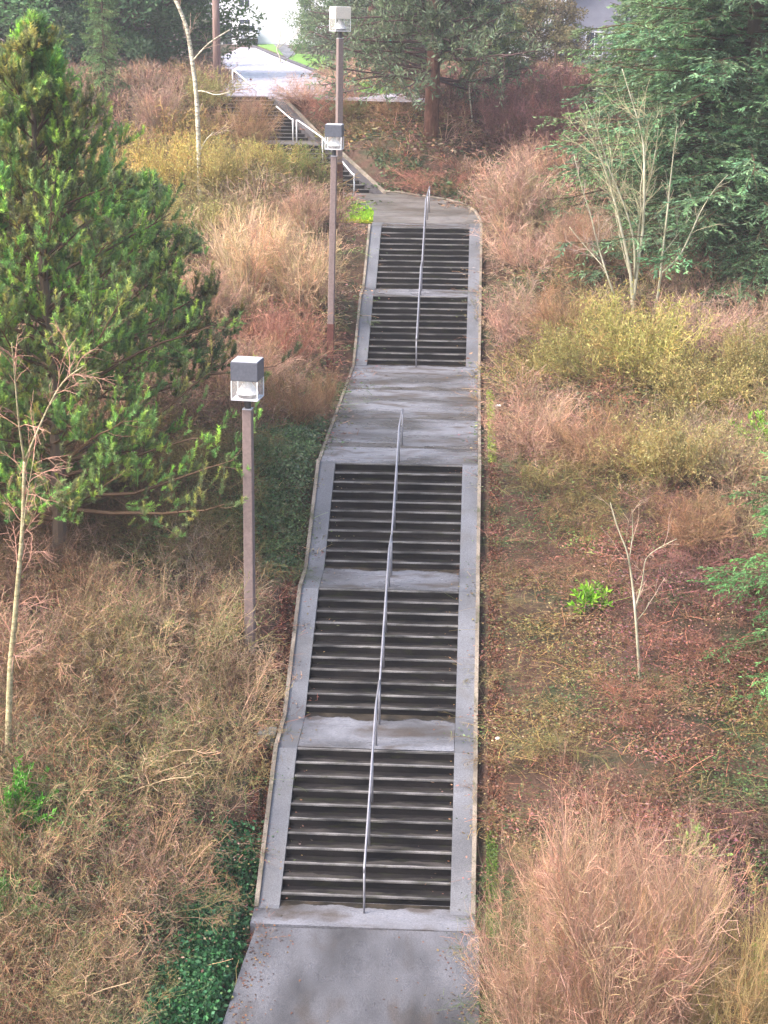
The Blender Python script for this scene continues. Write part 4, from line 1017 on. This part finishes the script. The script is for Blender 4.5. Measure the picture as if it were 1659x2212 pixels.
dense(980, 150, 84, 5, 'dark shrubby tree between the two right hand pines', (0.12, 0.16, 0.09), 0, 2.8, 1.5)
dense(1215, 100, 105, 4.5, 'olive tree beyond the reddish utility pole', (0.19, 0.18, 0.10), 1, 0.8, 1.3)
dense(1240, 80, 130, 5, 'far brownish tree beyond the utility pole with the conduit', (0.22, 0.17, 0.14), 0, 1.8, 1.1)

# ------------------------------------------------------------------ undergrowth (nobody could count it)
SPEC = [ # px, py, radius px, colour, kind (0 tangle, 1 upright, 2 leaf litter/ivy), height
 (330, 240, 90, PINK, 1, 1.0), (420, 200, 80, BROWN, 0, .8), (560, 240, 60, OLIVE, 0, .8), (640, 190, 70, SALM, 0, .8), (240, 220, 90, PINK, 1, .8),
 (60, 180, 90, SALM, 1, .8), (380, 330, 90, GOLD, 0, 1.0), (520, 380, 80, OLIVE, 0, 1.0), (560, 300, 60, BROWN, 0, 1), (640, 330, 50, RED, 0, .8),
 (420, 470, 100, OLIVE, 0, 1.), (560, 480, 70, TAN, 1, 1.), (660, 470, 60, PINK, 1, .8), (520, 580, 100, STRAW, 1, 1.1), (640, 620, 80, STRAW, 1, 1.),
 (400, 650, 90, PINK, 0, 1.), (620, 740, 80, RED, 0, 1.), (760, 700, 30, GREEN, 2, .3), (740, 600, 40, BROWN, 0, .6), (700, 860, 50, GREEN, 2, .4), (520, 820, 90, PINK, 0, 1.), (690, 980, 60, GREEN, 2, .4),
 (600, 1090, 90, GREEN, 2, .5), (640, 1230, 50, GREEN, 2, .4), (610, 1400, 60, RED, 2, .3), (580, 1700, 50, RED, 2, .3), (545, 1900, 40, RED, 2, .3), (500, 1850, 60, GREEN, 2, .5), (480, 2100, 70, GREEN, 2, .5), (420, 2200, 70, GREEN, 2, .5),
 (400, 1150, 110, OLIVE, 0, .9), (200, 1200, 120, BROWN, 0, 1.), (420, 1300, 100, TAN, 0, 1.), (100, 1350, 110, PINK, 0, 1.), (300, 1450, 120, TAN, 0, 1.), (480, 1480, 80, STRAW, 0, 1.),
 (350, 1240, 60, GREEN, 2, .9), (330, 1560, 70, GREEN, 2, .9), (480, 1650, 60, GREEN, 2, .8), (230, 1780, 70, GREEN, 2, .9), (440, 1780, 60, GREEN, 2, .8), (130, 2010, 80, GREEN, 2, .9), (360, 2060, 70, GREEN, 2, .9), (60, 1720, 60, GREEN, 2, .9), (250, 2180, 60, GREEN, 2, .8), (150, 1600, 120, BROWN, 0, 1.), (380, 1650, 120, OLIVE, 0, 1.), (180, 1850, 130, TAN, 0, 1.), (400, 1850, 100, PINK, 0, 1.), (120, 2100, 130, BROWN, 0, 1.), (320, 2080, 120, TAN, 0, 1.),
 (820, 280, 60, OLIVE, 2, .5), (870, 340, 60, BROWN, 0, .6), (900, 390, 60, RED, 0, .6), (1000, 420, 60, GREEN, 2, .4), (880, 400, 40, GREEN, 2, .4), (1000, 340, 60, PINK, 0, .8), (1100, 270, 90, PURP, 0, 1.), (1180, 330, 80, PURP, 0, 1.),
 (1080, 430, 80, SALM, 1, 1.), (1180, 500, 90, SALM, 0, 1.), (1120, 560, 80, TAN, 0, .8), (1150, 640, 60, GREEN, 2, .4), (1080, 700, 60, SALM, 0, .9), (1230, 640, 70, BROWN, 0, .9), (1330, 660, 90, SALM, 1, .9), (1300, 760, 100, YEL, 0, 1.), (1420, 780, 100, YEL, 0, 1.),
 (1560, 700, 100, SALM, 1, 1.), (1600, 800, 90, OLIVE, 0, .9), (1270, 850, 70, RED, 0, .6), (1330, 920, 60, PURP, 0, .5), (1120, 900, 80, PINK, 0, .9), (1200, 960, 90, PINK, 0, .9), (1450, 880, 100, OLIVE, 0, 1.), (1560, 1000, 90, TAN, 0, 1.),
 (1120, 1090, 60, GREEN, 2, .5), (1230, 1080, 70, OLIVE, 0, .7), (1300, 1180, 80, RED, 2, .4), (1130, 1200, 70, RED, 2, .4), (1500, 1180, 90, PURP, 0, .7), (1450, 1300, 90, PURP, 2, .35), (1150, 1330, 70, OLIVE, 2, .4), (1260, 1250, 70, BROWN, 0, .4),
 (1200, 1420, 80, OLIVE, 2, .35), (1350, 1430, 90, RED, 2, .35), (1540, 1420, 80, RED, 2, .35), (1080, 1550, 40, RED, 2, .25), (1200, 1550, 90, OLIVE, 2, .35), (1380, 1560, 90, RED, 2, .35), (1550, 1600, 90, OLIVE, 2, .4),
 (1150, 1690, 70, OLIVE, 2, .35), (1320, 1700, 90, RED, 2, .35), (1480, 1740, 90, RED, 2, .35), (1600, 1720, 80, GREEN, 2, .4), (1560, 1900, 90, PURP, 2, .4), (1100, 1800, 50, RED, 2, .3), (1600, 2050, 80, PURP, 0, .5), (1060, 2050, 40, GREEN, 2, .3),
]
def spec_world():
    W = []
    for (px, py, r, c, k, h_) in SPEC:
        p = ground(px, py); W.append((p[0], p[1], max(0.6, r/(FOC/depth(p))), k, h_)+tuple(c))
    return np.array(W)
SWD = spec_world()
def pick(x, y, rng):
    d2 = (x[:, None]-SWD[None, :, 0])**2+((y[:, None]-SWD[None, :, 1])*0.6)**2
    w = np.exp(-d2/(2*(SWD[None, :, 2]*0.75)**2))+1e-4/(1+d2)
    w /= w.sum(1, keepdims=True); cw = np.cumsum(w, 1); u = rng.rand(len(x), 1); return (cw < u).sum(1).clip(0, len(SWD)-1)
def wpoly(pts): return np.array([ground(a, b)[:2] for a, b in pts])
EXC = [np.array([at_road(a, b, 0.03)[:2] for a, b in rp]),
       wpoly([(728, 430), (812, 436), (812, 488), (728, 492)]), wpoly([(1040, 850), (1066, 850), (1074, 1010), (1040, 1010)]),
       wpoly([(545, 205), (612, 205), (640, 222), (700, 222), (700, 190), (545, 150)]), wpoly([(490, 1900), (560, 1960), (520, 2090), (470, 2240), (360, 2240)])]
def inside(P, poly):
    x, y = P[:, 0], P[:, 1]; r = np.zeros(len(P), bool); n = len(poly); j = n-1
    for i in range(n):
        xi, yi = poly[i]; xj, yj = poly[j]
        c = ((yi > y) != (yj > y)) & (x < (xj-xi)*(y-yi)/(yj-yi+1e-12)+xi); r ^= c; j = i
    return r
def clear_of_stairs(x, y, pad=0.0):
    hw = SW/2+FW+KW+pad; ok = np.ones(len(x), bool)
    ok &= ~((np.abs(x-XC) < hw) & (y < YTOP+2) & (y > APR))
    u0 = np.interp(y, [UA0[1], UA1[1], UB0[1], UB1[1]], [UA0[0], UA1[0], UB0[0], UB1[0]])
    ok &= ~((y > UA0[1]-0.3) & (y < UB1[1]+0.3) & (x < u0+0.6+pad) & (x > u0-2.9-pad))
    ok &= ~((y > YTOP-0.2) & (y < UA0[1]) & (x > XC-2.2-pad) & (x < XC+2.3+pad-0.3*np.clip(y-YTOP-4, 0, 11)))
    ok &= ~((y > UA0[1]-3.8) & (y < UA0[1]+.3) & (x > UA0[0]-3.6) & (x < UA0[0]+0.5))
    if pad > 0:
        for e in EXC: ok &= ~inside(np.stack([x, y], 1), e)
    # path
    ok &= ~((y <= APR+0.1) & (x > np.interp(y, [pl[2][1], pl[1][1], pl[0][1]], [pl[2][0], pl[1][0], pl[0][0]])-pad) & (x < pr[0][0]+pad))
    return ok
def visible(P, m=80):
    d = P-CAM; z = d@FWD; u = 829.5+FOC*(d@RGT)/z; v = 1106-FOC*(d@UPV)/z
    return (z > 0) & (u > -m*1.6) & (u < 1659+m*1.6) & (v > -m) & (v < 2212+m*3)
def clump(seed, kind, lod):
    rng = np.random.RandomState(seed); mb = MB(); r = 0.006 if lod == 0 else (0.009 if lod == 1 else 0.013)
    if kind == 2:
        n = (140, 75, 40)[lod]; s_ = (0.068, 0.10, 0.15)[lod]
        P = np.stack([rng.randn(n)*0.42, rng.randn(n)*0.42, 0.05+0.30*rng.rand(n)], 1); D = nrm(rng.randn(n, 3)*np.array([1, 1, 0.8])+np.array([0, -0.1, 0.15]))
        mb.leaves(P, D, s_*(0.6+0.8*rng.rand(n)), s_*0.7, rng, vary(n, rng, 0.6, 0.22)*(1+0.5*(rng.rand(n, 1) < 0.07)))
        m = (12, 7, 4)[lod]; P = np.stack([rng.randn(m)*0.4, rng.randn(m)*0.4, np.zeros(m)], 1); a = grow(P, rng.randn(m, 3)*np.array([1, 1, 0.4])+np.array([0, 0, 0.5]), 0.6, 3, 0.25, -0.12, rng)
        put(mb, a, r*0.8, r*0.5, np.array([2.2, 1.9, 1.7])*vary(m, rng, 0.5)); return mb.arrays()
    m = (10, 8, 7)[lod]; k1 = (6, 5, 4)[lod]; k2 = (4, 3, 3)[lod]
    a = rng.rand(m)*6.283; rr = 0.3*rng.rand(m); P = np.stack([rr*np.cos(a), rr*np.sin(a), np.full(m, -0.05)], 1)
    sp_ = 0.4 if kind == 1 else 1.2; D = np.stack([np.cos(a)*sp_*rng.rand(m), np.sin(a)*sp_*rng.rand(m), np.ones(m)], 1)
    up = 0.03 if kind == 1 else -0.10
    p0 = grow(P, D, 0.85*(0.6+0.6*rng.rand(m)), 5, 0.13, up, rng); put(mb, p0, r, r*0.6, 1.1*mixc(m, rng))
    P, D, i, t = spawn(p0, k1, 0.2, 1.0, 0.8, rng, 0.05); p1 = grow(P, D, 0.34*(0.5+rng.rand(len(P))), 3 if lod == 0 else 2, 0.2, up, rng); put(mb, p1, r*0.65, r*0.42, mixc(len(P), rng))
    P, D, i, t = spawn(p1, k2, 0.2, 1.0, 0.8, rng, 0.05); p2 = grow(P, D, 0.16*(0.5+rng.rand(len(P))), 1, 0.3, up, rng); put(mb, p2, r*0.45, r*0.35, 1.1*mixc(len(P), rng))
    return mb.arrays()
CL = {(k, l): [clump(200+k*20+l*5+v, k, l) for v in range(4)] for k in range(3) for l in range(3)}
def undergrowth():
    rng = np.random.RandomState(77); T = {'twig': ([], [], [], []), 'leaf': ([], [], [], [])}; cnt = {'twig': 0, 'leaf': 0}
    bands = [(17, 41, -14, 13, 0.33, 0), (41, 61, -18, 19, 0.48, 1), (61, 102, -28, 29, 0.9, 2)]
    for (y0, y1, x0, x1, cell, lod) in bands:
        for lay in range(3):
            n = int((y1-y0)*(x1-x0)/cell)
            x = rng.uniform(x0, x1, n); y = rng.uniform(y0, y1, n); z = terrain(x, y); P = np.stack([x, y, z], 1)
            ok = visible(P) & clear_of_stairs(x, y, (0.40, 0.5, 0.9)[lod] if lay == 0 else 0.06)
            if lay == 2: ok &= (rng.rand(n) < 0.55)
            x, y, z, P = x[ok], y[ok], z[ok], P[ok]
            si = pick(x, y, rng); kind = SWD[si, 3].astype(int); hh = SWD[si, 4]
            was2 = kind == 2
            zup = np.where(kind == 2, np.where(x < XC-3, 0.45, 0.22), 0.0)
            if lay == 1: kind = np.full(len(x), 2); zup = np.zeros(len(x))
            if lay == 2: kind = np.zeros(len(x), int); hh = np.where(was2, 0.42, hh*0.9)
            dst = np.abs(x-XC)-(SW/2+FW+KW); near = (dst < 1.0) & (y < YTOP+2)
            kind = np.where(near & (lay < 2), 2, kind); hh = np.where(near, 0.22, hh)
            for q in range(len(x)):
                V, qd, tr, C = CL[(kind[q], lod)][rng.randint(4)]
                s_ = rng.uniform(0.75, 1.25)*(1.0 if kind[q] != 2 else 0.95)*(1, 1.2, 1.5)[lod]; zs = s_*max(hh[q], 0.35) if kind[q] != 2 else s_*0.6*(0.5 if near[q] else 1)
                a = rng.rand()*6.283; ca_, sa_ = math.cos(a), math.sin(a)
                W = np.stack([(V[:, 0]*ca_-V[:, 1]*sa_)*s_+x[q], (V[:, 0]*sa_+V[:, 1]*ca_)*s_+y[q], V[:, 2]*zs+z[q]+(zup[q]*rng.rand() if not near[q] else 0)], 1)
                if kind[q] == 2:
                    base = SWD[si[q], 5:8]
                    if lay == 1:
                        u = rng.rand(); base = (base*0.5+np.array([0.15, 0.10, 0.06])) if u < 0.35 else (np.array([0.10, 0.15, 0.06]) if u < 0.62 else (np.array([0.24, 0.11, 0.08]) if u < 0.78 else (np.array([0.30, 0.24, 0.13]) if u < 0.93 else np.array([0.22, 0.32, 0.10]))))
                    base = base*0.85
                    W[:, 2] = np.maximum(W[:, 2], z[q]-0.4)
                else: base = SWD[si[q], 5:8]*0.8+np.array([0.05, 0.035, 0.025]); base = base*(0.8 if lay == 2 else 1)*PALM[rng.choice(7, p=PALP)]**0.45
                c = C*(base*rng.uniform(0.75, 1.2))
                key = 'leaf' if kind[q] == 2 else 'twig'; A = T[key]; A[0].append(W); A[1].append(qd+cnt[key]); A[2].append(c); cnt[key] += len(V)
    for key, nm, mt, lb in (('twig', 'undergrowth', M_twig, 'tangle of bare brown brambles over both banks'), ('leaf', 'ground_cover', M_leaf, 'ivy, dead leaves and low brambles covering the banks')):
        A = T[key]; me = mkmesh(nm, (np.concatenate(A[0]), np.concatenate(A[1]), np.zeros((0, 3), int), np.clip(np.concatenate(A[2]), 0, 1)), mt)
        tag(link(nm, me), lb, kind='stuff'); print(nm, len(me.polygons))
undergrowth()

# ivy strip with dense leaves at the lower left, grass patches
def patch(name, label, pts, n, leaf, wid, cols, hgt, up=0.3, seed=1, onz=None, rock=0.9):
    rng = np.random.RandomState(seed); mb = MB()
    pl_ = np.array([(ground(x, y) if onz is None else at_z(x, y, onz))[:2] for x, y in pts])
    lo, hi = pl_.min(0), pl_.max(0); P = lo+(hi-lo)*rng.rand(n*4, 2); P = P[inside(P+0.12*rng.randn(len(P), 2), pl_)][:n]
    ok = clear_of_stairs(P[:, 0], P[:, 1], -0.02) | (P[:, 1] > YTOP-0.5)
    P = P[ok]; z = terrain(P[:, 0], P[:, 1]); m = len(P); print(name, m)
    if m == 0: return
    lump = 0.5+0.5*fbm(P[:, 0]*6, P[:, 1]*6, seed)*0.5
    Q = np.stack([P[:, 0], P[:, 1], z+hgt*np.clip(lump, 0, 1)*rng.rand(m)+0.01], 1); D = nrm(rng.randn(m, 3)*np.array([1, 1, rock])+np.array([0, 0, up]))
    cc = np.array(cols)[rng.randint(len(cols), size=m)]*vary(m, rng, 0.35, 0.12)
    mb.leaves(Q, D, leaf*(0.6+0.8*rng.rand(m)), wid, rng, np.clip(cc, 0, 1)); return tag(obj(name, mb, M_leaf), label, kind='stuff')
IV = [(0.04, 0.14, 0.05), (0.06, 0.20, 0.07), (0.10, 0.26, 0.12), (0.03, 0.08, 0.03)]
patch('ivy', 'dark green ivy running down the lower left bank beside the path', [(505, 1790), (548, 1800), (545, 1985), (530, 2060), (470, 2245), (300, 2240), (390, 2080), (450, 1950)], 16000, 0.085, 0.075, IV, 0.6, 0.3, 1)
patch('ivy', 'grey green ivy patch right of the nearest lamp pole', [(560, 960), (700, 930), (670, 1080), (655, 1230), (560, 1260)], 9000, 0.085, 0.075, [(0.13, 0.20, 0.09), (0.09, 0.14, 0.07), (0.17, 0.21, 0.12)], 0.5, 0.3, 2)
patch('ivy', 'green creeper above the curve of the brown landing', [(800, 330), (850, 350), (900, 385), (1000, 400), (1050, 440), (1000, 430), (900, 412), (850, 405)], 5000, 0.16, 0.14, [(0.10, 0.17, 0.07), (0.15, 0.21, 0.10)], 0.5, 0.3, 3)
GR = [(0.36, 0.62, 0.04), (0.48, 0.70, 0.06), (0.30, 0.52, 0.05)]
patch('grass', 'bright lime green grass left of the curved landing', [(733, 436), (765, 438), (795, 445), (806, 458), (803, 484), (760, 480), (728, 476)], 14000, 0.13, 0.035, GR, 0.22, 1.2, 4)
patch('grass', 'yellow green moss in front of the lime grass', [(728, 462), (800, 470), (800, 484), (728, 480)], 6000, 0.11, 0.04, [(0.66, 0.66, 0.05), (0.56, 0.62, 0.05)], 0.10, 1.0, 5)
patch('moss', 'lime green moss strip right of the long landing', [(1044, 855), (1062, 850), (1070, 960), (1068, 1005), (1046, 1000)], 6000, 0.06, 0.04, [(0.34, 0.46, 0.08), (0.42, 0.52, 0.10)], 0.04, 0.8, 6)
patch('moss', 'green moss strip right of the lowest flight', [(1037, 1810), (1060, 1820), (1075, 1900), (1072, 2030), (1040, 2030)], 7000, 0.04, 0.03, [(0.16, 0.26, 0.06), (0.22, 0.36, 0.06), (0.15, 0.16, 0.07)], 0.03, 0.8, 7)
patch('grass', 'green tufts along the far verge under the dark pine', [(770, 150), (900, 180), (900, 205), (780, 198)], 4000, 0.25, 0.06, [(0.20, 0.36, 0.08), (0.26, 0.42, 0.10)], 0.1, 1.2, 8)
patch('dead_leaves', 'purple brown dead leaves along the left edge of the path', [(520, 1960), (556, 1985), (530, 2075), (482, 2230), (440, 2240), (500, 2060)], 5000, 0.05, 0.04, [(0.20, 0.08, 0.08), (0.14, 0.07, 0.07), (0.26, 0.14, 0.10), (0.10, 0.06, 0.05)], 0.05, 0.2, 11)
patch('dead_leaves', 'rust red dead leaves strewn along the left side of the steps', [(640, 1240), (655, 1250), (590, 1640), (555, 1960), (530, 1990), (545, 1700), (590, 1420)], 9000, 0.06, 0.045, [(0.24, 0.08, 0.05), (0.18, 0.07, 0.05), (0.30, 0.14, 0.08), (0.12, 0.06, 0.05)], 0.04, 0.2, 9)
patch('dead_leaves', 'rust brown dead leaves strewn along the right side of the steps', [(1044, 1010), (1075, 1010), (1090, 1500), (1085, 1820), (1036, 1830)], 9000, 0.06, 0.045, [(0.24, 0.10, 0.06), (0.20, 0.09, 0.06), (0.32, 0.17, 0.11), (0.14, 0.08, 0.06)], 0.04, 0.2, 10)

# fallen leaves on the paving
def scatter_leaves():
    rng = np.random.RandomState(91); P = []
    def add(n, x0, x1, y0, y1, z, edge=0.0):
        x = rng.uniform(x0, x1, n)
        if edge: x = np.where(rng.rand(n) < 0.5, x0+np.abs(rng.randn(n))*edge, x1-np.abs(rng.randn(n))*edge)
        P.append(np.stack([x, rng.uniform(y0, y1, n), np.full(n, z)+0.006+0.01*rng.rand(n)], 1))
    yy = rng.uniform(22.5, APR, 260); side = rng.rand(260) < 0.6
    xa = np.interp(yy, [pl[2][1], pl[0][1]], [pl[2][0], pl[0][0]]); xx = np.where(side, xa+0.05+np.abs(rng.randn(260))*0.28, pr[0][0]-0.05-np.abs(rng.randn(260))*0.4)
    P.append(np.stack([xx, yy, np.interp(yy, [10, 22, APR], [-0.62, -0.09, -0.008])+0.012], 1))
    add(26, xl, xr_, 22.5, APR, 0.0); P[-1][:, 2] = np.interp(P[-1][:, 1], [10, 22, APR], [-0.62, -0.09, -0.008])+0.012
    for i, (fy, fz) in enumerate(FL):
        y0 = fy+10*T_+0.1; y1 = FL[i+1][0] if i < 4 else YTOP+1.5
        add(40 if i == 2 else 12, xl-(FW if i == 2 else 0), xr_+(FW if i == 2 else 0), y0, y1, fz+11*R_, 0.35)
        for k in range(10): add(3, xl+0.02, xr_-0.02, fy+k*T_+0.15, fy+(k+1)*T_-0.01, fz+(k+1)*R_, 0.22)
    P = np.concatenate(P); n = len(P); D = nrm(rng.randn(n, 3)*np.array([1, 1, 0.15])); a = np.array([(0.26, 0.12, 0.07), (0.16, 0.08, 0.06), (0.34, 0.22, 0.10), (0.09, 0.06, 0.05)])[rng.randint(4, size=n)]
    mb = MB(); u = nrm(np.cross(D, np.array([0, 0, 1.])+0.3*rng.randn(n, 3))); L = (0.035+0.035*rng.rand(n))[:, None]
    V = np.stack([P, P+D*L*0.45+u*L*0.32, P+D*L, P+D*L*0.45-u*L*0.32], 1); mb.add(V.reshape(-1, 3), np.arange(n*4).reshape(-1, 4), None, np.repeat(a*vary(n, rng), 4, axis=0))
    tag(obj('fallen_leaves', mb, M_leaf), 'small brown fallen leaves scattered over path, steps and landings', kind='stuff')
scatter_leaves()
def litter(px, py, size, mat, name, label, cat, lift=0.1):
    rng = np.random.RandomState(int(px)); p = ground(px, py); m = MB(); nu, nv = 10, 6; V = []
    for j in range(nv+1):
        for i in range(nu):
            th = math.pi*j/nv; ph = 2*math.pi*i/nu; r = size*(0.75+0.5*rng.rand()) if 0 < j < nv else size*0.8
            V.append((r*math.sin(th)*math.cos(ph), r*math.sin(th)*math.sin(ph)*0.8, r*math.cos(th)*0.55))
    q = [(j*nu+i, (j+1)*nu+i, (j+1)*nu+(i+1) % nu, j*nu+(i+1) % nu) for j in range(nv) for i in range(nu)]
    m.add(V, q); o = obj(name, m, mat, loc=(p[0], p[1], p[2]+lift)); tag(o, label, cat)
litter(1076, 890, 0.09, M_refl, 'litter', 'crumpled white paper beside the lime moss strip', 'litter', 0.18)
litter(1075, 1606, 0.05, M_refl, 'litter', 'tiny white scrap right of the first landing', 'litter', 0.12)
litter(412, 392, 0.12, M_red, 'cloth_scrap', 'small red scrap caught beside the foot of the white birch', 'cloth', 1.0)
# ------------------------------------------------------------------ haze
def haze():
    m = bpy.data.materials.new('haze_air'); m.use_nodes = True; nt = m.node_tree
    nt.nodes.remove(nt.nodes['Principled BSDF']); v = nt.nodes.new('ShaderNodeVolumePrincipled')
    v.inputs['Color'].default_value = (0.95, 0.94, 0.97, 1); v.inputs['Density'].default_value = 0.0008; v.inputs['Anisotropy'].default_value = 0.2
    nt.links.new(v.outputs[0], nt.nodes['Material Output'].inputs['Volume'])
    mb = MB(); mb.box((-305, -65, -8), (305, 445, 38)); tag(obj('haze', mb, m), 'thin pale haze over the hillside', kind='stuff')
haze()
# ------------------------------------------------------------------ light
SUN_EL, SUN_AZ = rad(48), rad(-115)     # azimuth from +Y towards +X
w = bpy.data.worlds.new('World'); sc.world = w; w.use_nodes = True; nt = w.node_tree
sky = nt.nodes.new('ShaderNodeTexSky'); sky.sky_type = 'NISHITA'; sky.sun_disc = False; sky.sun_elevation = SUN_EL; sky.sun_rotation = SUN_AZ
sky.air_density = 1.0; sky.dust_density = 5.0; sky.ozone_density = 1.0
nt.links.new(sky.outputs[0], nt.nodes['Background'].inputs[0]); nt.nodes['Background'].inputs[1].default_value = 0.15
ld = bpy.data.lights.new('sun', 'SUN'); ld.energy = 1.5; ld.angle = rad(22); ld.color = (1.0, 0.95, 0.9)
lo = bpy.data.objects.new('sun', ld); COL.objects.link(lo)
dv = Vector((math.sin(SUN_AZ)*math.cos(SUN_EL), math.cos(SUN_AZ)*math.cos(SUN_EL), math.sin(SUN_EL)))
lo.rotation_euler = dv.to_track_quat('Z', 'Y').to_euler(); lo.location = (0, 0, 40)
sc.view_settings.view_transform = 'Standard'; sc.view_settings.look = 'None'; sc.view_settings.gamma = 1; sc.view_settings.exposure = 1.6
sc.cycles.use_denoising = True; sc.cycles.max_bounces = 6; sc.cycles.transparent_max_bounces = 8
